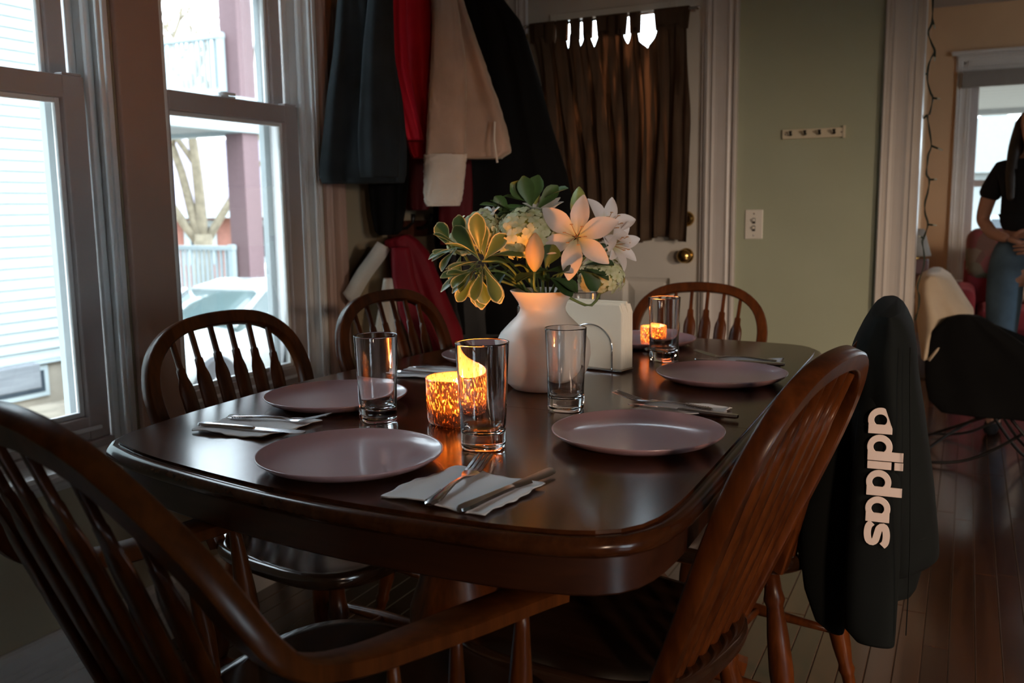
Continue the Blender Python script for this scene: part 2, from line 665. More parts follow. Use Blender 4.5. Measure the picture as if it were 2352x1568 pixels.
def lerp_rows(rows, k):
    """smooth interpolation of tuples along index"""
    ps = []
    m = len(rows)
    for q in range(k):
        t = q / (k - 1) * (m - 1)
        i = min(int(t), m - 2)
        f = t - i
        f = f * f * (3 - 2 * f) * 0.4 + f * 0.6
        ps.append(tuple(a * (1 - f) + b * f for a, b in zip(rows[i], rows[i + 1])))
    return ps


def drape(rows, c, thick, folds=4, amp=0.22, seed=0, n=56, levels=30, ang=None, edge=0.0, fuzz=0.0):
    """hanging cloth volume. rows: (z, left, right) measured across the direction `ang` about point c"""
    rnd = random.Random(seed)
    a = R(ang)
    u = V((cos(a), sin(a), 0))
    w = V((-sin(a), cos(a), 0))
    ph = [rnd.uniform(0, 6.28) for _ in range(6)]
    mb = MB()
    rg = []
    rr = lerp_rows(rows, levels)
    z0, z1 = rows[0][0], rows[-1][0]
    for q, (z, l, r) in enumerate(rr):
        t = (z0 - z) / (z0 - z1)
        m, hw = (l + r) / 2, (r - l) / 2
        ring = []
        for i in range(n):
            th = 2 * pi * i / n
            ca, sa = cos(th), sin(th)
            ex = math.copysign(abs(ca) ** 0.75, ca)
            ey = math.copysign(abs(sa) ** 0.6, sa)
            fo = amp * (0.35 + 0.65 * t) * (sin(folds * 2.2 * ex + ph[0] + 1.6 * t) * 0.6 + sin(folds * 4.1 * ex + ph[1] - 2.2 * t) * 0.3 + 0.35 * sin(7 * t + ph[2] + 2 * ex))
            dy = thick / 2 * ey * (1 + fo) + thick * 0.10 * sin(3.1 * t + ph[3])
            zz = z + edge * sin(folds * 3 * ex + ph[4]) * (1 if q == levels - 1 else 0)
            p = V((c[0], c[1], 0)) + u * (m + (hw + rnd.uniform(-fuzz, fuzz)) * ex) + w * (dy + rnd.uniform(-fuzz, fuzz))
            ring.append((p.x, p.y, zz))
        rg.append(ring)
    mb.rings(rg)
    return mb


def bezier_like(p0, p1, p2, n=10):
    p0, p1, p2 = V(p0), V(p1), V(p2)
    return [p0 * (1 - t) ** 2 + p1 * 2 * t * (1 - t) + p2 * t * t for t in [i / (n - 1) for i in range(n)]]

# ================================================================== ROOM SHELL
XW, YB = -1.86, 3.75           # face of the window wall, face of the back wall
X_ROOM, Y_FRONT, Z_CEIL = 2.6, -2.4, 2.55
YL = 7.4                       # far wall of the living room

fl = structure('floor')
MB().box((XW - .3, Y_FRONT, -.06), (X_ROOM + .6, YL + .3, -.010)).build('subfloor', 'board_wood', fl)
_lens = [0.9, 1.15, 1.4]
_meshes = {}
_rnd = random.Random(5)
BW = 0.060


def plank_mesh(L):
    k = round(L, 2)
    if k not in _meshes:
        mb = MB()
        e, w = 0.0018, BW / 2 - .0006
        mb.rings([[(-w, 0, -.010), (w, 0, -.010), (w, L, -.010), (-w, L, -.010)],
                  [(-w, 0, -e), (w, 0, -e), (w, L, -e), (-w, L, -e)],
                  [(-w + e, e, 0), (w - e, e, 0), (w - e, L - e, 0), (-w + e, L - e, 0)]])
        o = mb.build('floorboard', 'board_wood', fl)
        me = o.data
        bpy.data.objects.remove(o)
        _meshes[k] = me
    return _meshes[k]


def lay(x0, x1, y0, y1):
    nb = 0
    x = x0 + BW / 2
    while x < x1:
        y = y0 - _rnd.uniform(0, .4)
        while y < y1:
            L = _rnd.choice(_lens)
            ob = bpy.data.objects.new('floorboard', plank_mesh(L))
            ob.location = (x, y, 0)
            ob.parent = fl
            COL.objects.link(ob)
            nb += 1
            y += L + .0008
        x += BW
    return nb


_n = lay(XW + .012, 0.60, 0.45, 5.2)
# the boards beyond those picked out singly: one joined part
mb = MB()
x = XW + .012 + BW / 2
k = 0
while x < X_ROOM:
    for (ya, yb) in (((Y_FRONT, .0), (6.4, YL)) if x < .60 else ((Y_FRONT, YL),)):
        y = ya
        while y < yb - .05:
            L = _rnd.choice([1.1, 1.6, 2.1])
            w = BW / 2 - .0006
            mb.box((x - w, y, -.0099), (x + w, min(y + L, yb), -.0004))
            y += L + .001
    x += BW
mb.build('floorboard_field', 'board_wood', fl, kind='stuff')

# ceiling
MB().box((XW - .3, Y_FRONT, Z_CEIL), (X_ROOM + .6, YB + .12, Z_CEIL + .1)).build('ceiling', 'ceiling_paint')['kind'] = 'structure'
MB().box((-.42, YB + .12, 2.47), (X_ROOM + 1.4, YL + .2, 2.57)).build('ceiling', 'ceiling_paint')['kind'] = 'structure'

# --- window wall with two openings
W1, W2 = (0.985, 1.630), (1.775, 2.425)
Z0, Z1 = 0.545, 2.33
mb = MB()
xo = XW - .165
for (ya, yb, za, zb) in ((Y_FRONT, W1[0], 0, Z_CEIL), (W1[0], W2[1], 0, Z0), (W1[0], W2[1], Z1, Z_CEIL), (W1[1], W2[0], Z0, Z1), (W2[1], YB + .12, 0, Z_CEIL)):
    mb.box((xo, ya, za), (XW, yb, zb))
mb.build('wall_left', 'wall_tan')['kind'] = 'structure'
# --- rest of the dining room
o = MB().box((XW - .17, Y_FRONT - .12, 0), (X_ROOM + .12, Y_FRONT, Z_CEIL)).build('wall_front', 'wall_tan'); o['kind'] = 'structure'
RW = (-.65, .25, .35, 1.70)
mb = MB()
for (ya, yb, za, zb) in ((Y_FRONT, RW[0], 0, Z_CEIL), (RW[1], YB + .12, 0, Z_CEIL), (RW[0], RW[1], 0, RW[2]), (RW[0], RW[1], RW[3], Z_CEIL)):
    mb.box((X_ROOM, ya, za), (X_ROOM + .12, yb, zb))
o = mb.build('wall_right', 'wall_green'); o['kind'] = 'structure'
w4 = structure('added_window')  # unseen window, added to bring in daylight from the right
mb = MB()
for (ya, yb, za, zb) in ((RW[0], RW[0] + .05, RW[2], RW[3]), (RW[1] - .05, RW[1], RW[2], RW[3]), (-.225, -.175, RW[2], RW[3]), (RW[0], RW[1], RW[2], RW[2] + .05), (RW[0], RW[1], RW[3] - .05, RW[3]), (RW[0], RW[1], 1.20, 1.25)):
    mb.box((X_ROOM + .03, ya, za), (X_ROOM + .09, yb, zb))
mb.build('frame', 'sash_vinyl', w4)
MB().box((X_ROOM + .055, RW[0] + .02, RW[2] + .02), (X_ROOM + .060, RW[1] - .02, RW[3] - .02)).build('pane', 'window_glass', w4)
DL, DR = -1.775, -0.965          # door opening
OL, OR = -0.185, 1.45            # opening to the living room
mb = MB()
for (xa, xb, za, zb) in ((XW, DL, 0, Z_CEIL), (DL, DR, 2.06, Z_CEIL), (DR, OL, 0, Z_CEIL), (OL, OR, 2.12, Z_CEIL), (OR, X_ROOM, 0, Z_CEIL)):
    mb.box((xa, YB, za), (xb, YB + .12, zb))
o = mb.build('wall_back', 'wall_green'); o['kind'] = 'structure'
# --- living room
o = MB().box((-.42, YB + .12, 0), (-.30, YL + .2, 2.5)).build('wall_living_left', 'wall_peach'); o['kind'] = 'structure'
o = MB().box((3.6, YB + .12, 0), (3.72, YL + .2, 2.5)).build('wall_living_right', 'wall_peach'); o['kind'] = 'structure'
LW = (-.03, 1.22, .56, 2.02)
mb = MB()
for (xa, xb, za, zb) in ((-.42, LW[0], 0, 2.5), (LW[1], 3.72, 0, 2.5), (LW[0], LW[1], 0, LW[2]), (LW[0], LW[1], LW[3], 2.5)):
    mb.box((xa, YL, za), (xb, YL + .16, zb))
o = mb.build('wall_living_far', 'wall_peach'); o['kind'] = 'structure'

# --- baseboards: tall old ones with fine reeding
def baseboard(name, length, place):
    prof = [(0, 0), (.018, 0), (.018, .045)]
    for i in range(5):
        z = .048 + i * .017
        prof += [(.018, z), (.0155, z + .0025), (.018, z + .005)]
    prof += [(.018, .148), (.012, .158), (.006, .163), (0, .163)]
    rg = [[place(d, z, s) for d, z in prof] for s in (0, length)]
    o = MB().rings(rg).build(name, 'trim_paint')
    o['kind'] = 'structure'
    return o


baseboard('baseboard_left', YB - Y_FRONT, lambda d, z, s: (XW + d, Y_FRONT + s, z))
baseboard('baseboard_back', OL - .12 - (DR + .145), lambda d, z, s: (DR + .145 + s, YB - d, z))
baseboard('baseboard_living', .25, lambda d, z, s: (-.30 + s, YL - d, z))


# --- moulded casing: profile (across, proud) swept along a straight line
def casing_prof(w, d=.020):
    return [(0, 0), (0, d * .6), (w * .05, d * .8), (w * .10, d * .95), (w * .15, d * .72), (w * .20, d * .72), (w * .26, d * 1.0), (w * .34, d * .85),
            (w * .42, d * .80), (w * .58, d * .80), (w * .66, d * .85), (w * .74, d * 1.05), (w * .80, d * .85), (w * .84, d * .85), (w * .90, d * 1.3), (w * .96, d * 1.35), (w, d * 1.1), (w, 0)]


def casing(name, w, p0, p1, across, proud, mat='trim_paint', d=.020, parent=None):
    p0, p1, across, proud = V(p0), V(p1), V(across), V(proud)
    rg = [[p + across * a + proud * b for a, b in casing_prof(w, d)] for p in (p0, p1)]
    o = MB().rings(rg).build(name, mat, parent)
    if parent is None:
        o['kind'] = 'structure'
    return o


# mullion board between the two windows, casings, stool and apron
o = MB().box((XW, W1[1] + .004, Z0), (XW + .017, W2[0] - .002, Z1 + .1)).build('trim_1', 'mullion_paint', bevel=.004)
o['kind'] = 'structure'
casing('trim_2', .088, (XW, W2[1], Z0), (XW, W2[1], Z1 + .1), (0, 1, 0), (1, 0, 0), 'mullion_paint')
casing('trim_3', .10, (XW, W1[0], Z0), (XW, W1[0], Z1 + .1), (0, -1, 0), (1, 0, 0), 'mullion_paint')
casing('trim_4', .10, (XW, W1[0] - .1, Z1), (XW, W2[1] + .09, Z1), (0, 0, 1), (1, 0, 0))
mb = MB()
mb.rings([[(XW - .10, y, Z0 - .026), (XW + .045, y, Z0 - .026), (XW + .054, y, Z0 - .018), (XW + .054, y, Z0 - .008), (XW + .045, y, Z0), (XW - .10, y, Z0 + .004)] for y in (W1[0] - .13, W2[1] + .11)])
o = mb.build('trim_5', 'trim_paint'); o['kind'] = 'structure'
o = MB().rings([[(XW, y, Z0 - .026), (XW + .028, y, Z0 - .026), (XW + .026, y, Z0 - .040), (XW + .016, y, Z0 - .052), (XW, y, Z0 - .056)] for y in (W1[0] - .11, W2[1] + .09)]).build('trim_6', 'trim_paint')
o['kind'] = 'structure'


def bar_frame(mb, x0, x1, y0, y1, z0, z1, st, tp, bt):
    mb.box((x0, y0, z0), (x1, y0 + st, z1))
    mb.box((x0, y1 - st, z0), (x1, y1, z1))
    mb.box((x0, y0 + st, z0), (x1, y1 - st, z0 + bt))
    mb.box((x0, y0 + st, z1 - tp), (x1, y1 - st, z1))


def sash_window(name, y0, y1):
    w = structure(name)
    ZM = 1.430
    # jamb liner with stops
    mb = MB()
    for (a, b) in ((y0, y0 + .014), (y1 - .014, y1)):
        mb.box((XW - .20, a, Z0), (XW - .002, b, Z1))
    mb.box((XW - .20, y0, Z1 - .014), (XW - .002, y1, Z1))
    mb.build('frame', 'sash_edge', w, bevel=.002)  # paler than the sashes: window light on the jambs put into the colour
    mb = MB()
    for (a, b) in ((y0 + .014, y0 + .032), (y1 - .032, y1 - .014)):
        mb.box((XW - .060, a, Z0), (XW - .045, b, Z1 - .014))
        mb.box((XW - .012, a - .0, Z0), (XW - .002, b - .006, Z1 - .014))
        mb.box((XW - .112, a, Z0), (XW - .104, b, Z1 - .014))
    mb.build('parting_stop', 'sash_edge', w, bevel=.003)  # same pale colour, standing in for daylight along the stops
    MB().box((XW - .22, y0, Z0 - .03), (XW - .05, y1, Z0 + .022)).build('sill', 'sash_vinyl', w, bevel=.003)
    a, b = y0 + .030, y1 - .030
    # lower sash (room side)
    lo = structure('lower_sash'); del lo['kind']
    bpy.data.objects.remove(lo)
    mb = MB()
    bar_frame(mb, XW - .100, XW - .064, a, b, Z0 + .022, ZM + .016, .060, .052, .058)
    lo = mb.build('lower_sash', 'sash_vinyl', w, bevel=.003)
    mb = MB()
    bar_frame(mb, XW - .092, XW - .078, a + .0605, b - .0605, Z0 + .0805, ZM - .0365, .013, .012, .012)
    mb.build('glazing_bead', 'sash_edge', lo, bevel=.002)
    MB().box((XW - .087, a + .06, Z0 + .08), (XW - .084, b - .06, ZM - .036)).build('pane', 'window_glass', lo)
    MB().box((XW - .064, a + .03, Z0 + .046), (XW - .054, b - .03, Z0 + .056)).build('lift_rail', 'sash_edge', lo, bevel=.003)
    # upper sash
    mb = MB()
    bar_frame(mb, XW - .152, XW - .116, a + .003, b - .003, ZM - .030, Z1 - .016, .048, .05, .040)
    up = mb.build('upper_sash', 'sash_vinyl', w, bevel=.003)
    mb = MB()
    bar_frame(mb, XW - .146, XW - .128, a + .0515, b - .0515, ZM + .0105, Z1 - .0665, .011, .01, .008)
    mb.build('glazing_bead', 'sash_edge', up, bevel=.002)
    MB().box((XW - .139, a + .05, ZM + .01), (XW - .136, b - .05, Z1 - .066)).build('pane', 'window_glass', up)
    # tilt latches + cam lock on the meeting rail
    mb = MB()
    for (s, t) in ((a + .002, a + .055), (b - .055, b - .002)):
        mb.box((XW - .096, s, ZM + .0165), (XW - .068, t, ZM + .023))
    mb.build('tilt_latch', 'sash_vinyl', w, bevel=.002)
    ym = (a + b) / 2
    mb = MB()
    mb.box((XW - .110, ym - .030, ZM + .0165), (XW - .074, ym + .030, ZM + .022))
    mb.lathe([(.015, .022), (.015, .032), (.010, .035)], (XW - .094, ym, ZM), 14)
    mb.box((XW - .094, ym - .002, ZM + .026), (XW - .084, ym + .042, ZM + .034))
    mb.build('sash_lock', 'sash_edge', w, bevel=.001)
    # storm window outside
    mb = MB()
    bar_frame(mb, XW - .218, XW - .196, y0 + .001, y1 - .001, Z0 + .023, Z1, .038, .04, .026)
    mb.box((XW - .214, y0 + .05, ZM - .022), (XW - .200, y1 - .05, ZM + .008))
    mb.build('storm_frame', 'porch_white', w, bevel=.002)
    return w


sash_window('window_1', *W1)
sash_window('window_2', *W2)

# --- back door
mb = MB()
mb.box((DL, YB - .004, 0), (DL + .018, YB + .118, 2.06))
mb.box((DR - .018, YB - .004, 0), (DR, YB + .118, 2.06))
mb.box((DL + .018, YB - .004, 2.042), (DR - .018, YB + .118, 2.06))
o = mb.build('trim_7', 'trim_paint'); o['kind'] = 'structure'
casing('trim_8', .135, (DR - .006, YB, 0), (DR - .006, YB, 2.2), (1, 0, 0), (0, -1, 0), d=.022)
casing('trim_9', .088, (DL + .004, YB, 0), (DL + .004, YB, 2.2), (-1, 0, 0), (0, -1, 0), d=.022)
casing('trim_10', .12, (DL - .08, YB, 2.055), (DR + .13, YB, 2.055), (0, 0, 1), (0, -1, 0), d=.022)
dr = structure('door_1')
d0, d1 = DL + .021, DR - .021
ya, yb = YB + .012, YB + .052
gx0, gx1, gz0, gz1 = d0 + .125, d1 - .125, 1.02, 1.915
mb = MB()
for (xa, xb, za, zb) in ((d0, gx0, .008, 2.038), (gx1, d1, .008, 2.038), (gx0, gx1, gz1, 2.038), (gx0, gx1, .82, gz0), (gx0, gx1, .008, .22)):
    mb.box((xa, ya, za), (xb, yb, zb))
mb.build('leaf', 'door_paint', dr)
mb = MB()
xm = (gx0 + gx1) / 2
mb.box((xm - .05, ya, .22), (xm + .05, yb, .82))
mb.build('mullion', 'door_paint', dr)
for (xa, xb) in ((gx0, xm - .05), (xm + .05, gx1)):
    mb = MB()
    mb.rings([[(xa, ya + .014, .22), (xb, ya + .014, .22), (xb, ya + .014, .82), (xa, ya + .014, .82)],
              [(xa + .02, ya + .022, .24), (xb - .02, ya + .022, .24), (xb - .02, ya + .022, .80), (xa + .02, ya + .022, .80)],
              [(xa + .055, ya + .008, .275), (xb - .055, ya + .008, .275), (xb - .055, ya + .008, .765), (xa + .055, ya + .008, .765)]], cap0=False)
    mb.build('panel', 'door_paint', dr)
mb = MB()
bar_frame(mb, 0, 1, 0, 1, 0, 1, .1, .1, .1)
mb = MB()
for (xa, xb, za, zb) in ((gx0 - .02, gx0 + .012, gz0 - .02, gz1 + .02), (gx1 - .012, gx1 + .02, gz0 - .02, gz1 + .02), (gx0 + .012, gx1 - .012, gz0 - .02, gz0 + .012), (gx0 + .012, gx1 - .012, gz1 - .012, gz1 + .02)):
    mb.box((xa, ya - .010, za), (xb, ya + .012, zb))
mb.build('glazing_bead', 'door_paint', dr, bevel=.004)
MB().box((gx0 + .003, ya + .016, gz0 + .003), (gx1 - .003, ya + .020, gz1 - .003)).build('pane', 'window_glass', dr)
xk = DR - .075


def knob_prof(s):
    return [(.0, .0), (.030 * s, .0), (.032 * s, .003), (.030 * s, .007), (.014 * s, .010), (.011 * s, .018), (.012 * s, .026), (.022 * s, .032), (.028 * s, .042), (.028 * s, .050), (.022 * s, .058), (.010 * s, .062), (0.0, .063)]


for (nm, z, prof) in (('door_knob', .915, knob_prof(1.0)), ('deadbolt', 1.066, [(0, 0), (.031, 0), (.032, .004), (.027, .016), (.020, .019), (.019, .021), (0, .021)])):
    mb = MB().lathe([(max(r, .0004), z_) for r, z_ in prof], n=28)
    o = mb.build(nm, 'brass', dr, smooth=True, auto=50)
    o.location = (xk, ya, z)
    o.rotation_euler = (R(90), 0, 0)
mb = MB()
for z in (.28, 1.05, 1.82):
    mb.tube([(d0 - .004, ya - .006, z - .045), (d0 - .004, ya - .006, z + .045)], .006, 8)
mb.build('hinge', 'brass', dr)

# --- opening to the living room
casing('trim_11', .120, (OL, YB, 0), (OL, YB, 2.24), (-1, 0, 0), (0, -1, 0), d=.024)
casing('trim_12', .120, (OR, YB, 0), (OR, YB, 2.24), (1, 0, 0), (0, -1, 0), d=.024)
casing('trim_13', .120, (OL - .12, YB, 2.12), (OR + .12, YB, 2.12), (0, 0, 1), (0, -1, 0), d=.024)
mb = MB()
mb.box((OL - .002, YB - .006, 0), (OL + .014, YB + .126, 2.12))
mb.box((OR - .014, YB - .006, 0), (OR + .002, YB + .126, 2.12))
mb.box((OL + .014, YB - .006, 2.106), (OR - .014, YB + .126, 2.122))
o = mb.build('trim_14', 'trim_paint'); o['kind'] = 'structure'

# --- living room window
w3 = structure('window_3')
mb = MB()
casing('casing', .095, (LW[0] + .004, YL, LW[2] - .02), (LW[0] + .004, YL, LW[3] + .10), (-1, 0, 0), (0, -1, 0), parent=w3)
casing('casing', .095, (LW[1] - .004, YL, LW[2] - .02), (LW[1] - .004, YL, LW[3] + .10), (1, 0, 0), (0, -1, 0), parent=w3)
casing('header', .11, (LW[0] - .10, YL, LW[3]), (LW[1] + .10, YL, LW[3]), (0, 0, 1), (0, -1, 0), parent=w3)
MB().box((LW[0] - .13, YL - .05, LW[3] + .11), (LW[1] + .13, YL, LW[3] + .135)).build('cornice', 'trim_paint', w3, bevel=.006)
MB().box((LW[0] - .12, YL - .06, LW[2] - .03), (LW[1] + .12, YL + .04, LW[2])).build('sill', 'trim_paint', w3, bevel=.006)
mb = MB()
for (xa, xb) in ((LW[0], LW[0] + .02), (LW[1] - .02, LW[1])):
    mb.box((xa, YL, LW[2]), (xb, YL + .16, LW[3]))
mb.box((LW[0], YL, LW[3] - .02), (LW[1], YL + .16, LW[3]))
mb.build('frame', 'sash_vinyl', w3)


def sash3(nm, y, z0, z1):
    mb = MB()
    a, b = LW[0] + .02, LW[1] - .02
    mb.box((a, y, z0), (a + .036, y + .03, z1))
    mb.box((b - .036, y, z0), (b, y + .03, z1))
    mb.box((a + .036, y, z0), (b - .036, y + .03, z0 + .045))
    mb.box((a + .036, y, z1 - .04), (b - .036, y + .03, z1))
    s_ = mb.build(nm, 'sash_vinyl', w3, bevel=.003)
    MB().box((a + .036, y + .012, z0 + .045), (b - .036, y + .016, z1 - .04)).build('pane', 'window_glass', s_)


sash3('lower_sash', YL + .05, LW[2], 1.262)
sash3('upper_sash', YL + .09, 1.225, LW[3] - .02)
mb = MB()
for i in range(9):
    z = LW[3] - .005 - i * .0125
    mb.box((LW[0] - .055, YL - .062 + .002 * (i % 2), z - .011), (LW[1] + .055, YL - .026, z))
b_ = mb.build('roller_blind', 'blind')
tag(b_, 'grey fabric blind gathered up at the head of the living room window', 'blind')

# ================================================================== OUTDOORS
GZ = -1.10


def ground_fn(u, v):
    x, y = -75 + u * 130, -25 + v * 110
    if -2.05 < x < 4.2 and y < 7.6:
        pass
    d = max(0, hypot(x, y - 4) - 17)
    return (x, y, GZ - min(3.0, d * .085) + .03 * sin(x * 1.3) * cos(y * 1.7))


o = MB().grid(ground_fn, 120, 110).build('ground', 'leaf_litter', smooth=True)
o['kind'] = 'structure'

# neighbouring house: siding boards, corner post, foundation
nh = thing('neighbour_house', 'white clapboard house wall beyond the nearer window with corner post', 'house', (-9.6, 7.55, GZ))
HB = .54
MB().box((-.30, -14, 0), (-.06, -.02, HB)).build('foundation', 'foundation', nh)
mbw = MB()
mbw.box((-8, -14, HB), (-.03, -.02, 7.5)).build('wall', 'siding', nh)
ex = .120
me_s = None
for i in range(52):
    if me_s is None:
        q = MB().rings([[(-.030, y, 0), (.020, y, 0), (-.012, y, ex + .01), (-.030, y, ex + .01)] for y in (-14, -.11)]).build('siding_board', 'siding', nh)
        me_s = q.data
    else:
        q = bpy.data.objects.new('siding_board', me_s)
        COL.objects.link(q)
        q.parent = nh
    q.location = (0, 0, HB + i * ex)
MB().box((-.04, -.115, HB - .02), (.024, .0, 7.5)).build('corner_post', 'porch_white', nh, bevel=.006)
MB().box((-.05, -14, HB - .05), (.012, 0, HB)).build('drip_board', 'porch_white', nh)
for (ya, yb) in ((-1.30, -.35), (-4.6, -3.7)):
    mb = MB()
    mb.box((-.085, ya, .10), (-.03, yb, .47))
    f_ = mb.build('cellar_window', 'porch_white', nh, bevel=.005)
    MB().box((-.036, ya + .06, .16), (-.024, yb - .06, .41)).build('pane', 'dark_pane', f_)

tb = MB().rings([[(0, y, 0), (.14, y, 0), (.14, y, .26), (0, y, .26)] for y in (-4.2, -.5, 1.3)]).build('timber_beam', 'grey_timber', bevel=.012)
tb.location = (-8.75, 5.05, GZ + .42)
tag(tb, 'weathered grey timber laid level in front of the white house foundation', 'timber')
for i, yy in enumerate((1.4, 3.4, 5.3)):
    o = MB().box((0, 0, 0), (.12, .14, .415)).build('trestle_block', 'foundation', bevel=.01)
    o.location = (-8.74, yy, GZ + .004)
    tag(o, ['block under the far end of the grey timber', 'block under the middle of the grey timber', 'block under the end of the grey timber nearest the porch'][i], 'block')

# two-storey porch
po = thing('porch', 'two storey porch with dark red post and white railings', 'porch', (-9.86, 10.94, GZ))
PX, PY = -2.9, -3.35
MB().box((PX, PY, .0), (.25, .35, .62)).build('deck', 'porch_white', po)
bm_ = MB()
bm_.box((PX, PY, 3.42), (.22, .25, 3.50)).build('ceiling', 'porch_ceiling', po)
mb = MB()
mb.box((.06, PY, 3.36), (.24, .26, 3.80))
mb.box((PX, .08, 3.36), (.06, .26, 3.80))
mb.build('beam', 'porch_white', po, bevel=.01)
MB().box((PX, PY, 3.78), (.27, .29, 3.86)).build('deck', 'porch_white', po)
for z0, z1 in ((.62, 3.36), (3.86, 7.4)):
    mb = MB().box((-.17, -.17, z0), (.17, .17, z1))
    mb.build('post', 'porch_red', po, bevel=.01)
bal = None
for zb, zt in ((.74, 1.70), (3.95, 4.78)):
    mb = MB()
    mb.box((PX, -.31, zt - .07), (-.02, -.21, zt))
    mb.box((PX, -.29, zb), (-.02, -.23, zb + .06))
    mb.build('rail', 'porch_white', po, bevel=.008)
    MB().box((-.13, -.30, zb - .1), (-.03, -.215, zt + .02)).build('newel', 'porch_white', po, bevel=.006)
    h = zt - zb - .12
    for i in range(25):
        if bal is None or i == 0:
            q = MB().box((-.019, -.019, 0), (.019, .019, h)).build('baluster', 'porch_white', po)
            bal = q.data
        else:
            q = bpy.data.objects.new('baluster', bal)
            COL.objects.link(q)
            q.parent = po
        q.location = (-.20 - i * .098, -.26, zb + .06)

# bare tree
tr = thing('bare_tree', 'bare forked tree standing behind the white porch railing', 'tree', (-15.95, 16.12, -1.5))
rt_ = random.Random(11)


def limb(mb, p, d, L, r, depth):
    pts = [V(p)]
    d = V(d).normalized()
    for k in range(6):
        d = (d + V((rt_.uniform(-.13, .13), rt_.uniform(-.13, .13), .05))).normalized()
        pts.append(pts[-1] + d * L / 6)
    mb.tube(pts, [r * (1 - .40 * k / 6) for k in range(7)], 7 if r > .05 else 5, up=(1, .2, 0))
    if depth:
        for k in range(3 if depth > 1 else 2):
            q = pts[rt_.choice((3, 4, 5, 6))]
            a = rt_.uniform(0, 6.28)
            nd = d * .8 + V((cos(a), sin(a), rt_.uniform(.0, .5))) * .75
            limb(mb, q, nd, L * .72, r * .5, depth - 1)


mb = MB()
mb.tube([(0, 0, -.9), (0, 0, .2), (.05, 0, 1.2), (.12, .0, 2.1)], [.30, .24, .21, .22], 12, up=(1, 0, 0))
mb.build('trunk', 'bark', tr, smooth=True)
sd = V((cos(R(44)), sin(R(44)), 0))
for (dx, dz, L, r) in ((-.75, 1.0, 3.4, .115), (-.30, 1.2, 3.6, .12), (.12, 1.3, 3.8, .14), (.62, 1.0, 3.2, .105)):
    mb = MB()
    limb(mb, (.10, 0, 1.75), sd * dx + V((0, 0, dz)), L, r, 3)
    mb.build('branch', 'bark', tr, smooth=True)

# far brick building
bb = thing('brick_building', 'far red brick building with purple grey roof behind the tree', 'building', (-27.2, 28.1, -2.7), R(44))
mb = MB().box((-10, 0, 0), (10, 8, 3.75)).build('wall', 'brick_far', bb)
MB().prism([(-1.0, 3.7), (9.0, 3.7), (4.0, 6.9)], -10.5, 10.5, lambda a, b, z: (z, a, b)).build('roof', 'roof_far', bb)
MB().box((-10.5, -1.05, 3.55), (10.5, -.9, 3.80)).build('gutter', 'porch_white', bb)
for i in range(9):
    x = -8.8 + i * 2.1
    mb = MB().box((x - .62, -.07, 1.7), (x + .62, 0, 3.45))
    f_ = mb.build('window', 'porch_white', bb)
    MB().box((x - .36, -.10, 1.95), (x - .05, -.06, 3.2)).build('pane', 'dark_pane', f_)
    MB().box((x + .05, -.10, 1.95), (x + .36, -.06, 3.2)).build('pane', 'dark_pane', f_)
b2 = thing('brick_building', 'far taller brick building showing right of the porch post', 'building', (-17.0, 54.0, -3.2), R(40))
MB().box((-7, 0, 0), (7, 8, 6.2)).build('wall', 'brick_far', b2)
MB().box((-7.3, -.3, 6.2), (7.3, 8.3, 6.6)).build('roof', 'roof_far', b2)
for i in range(6):
    for z in (1.0, 3.8):
        x = -5.6 + i * 2.2
        f_ = MB().box((x - .55, -.07, z), (x + .55, 0, z + 1.6)).build('window', 'porch_white', b2)
        MB().box((x - .42, -.10, z + .13), (x + .42, -.06, z + 1.45)).build('pane', 'dark_pane', f_)


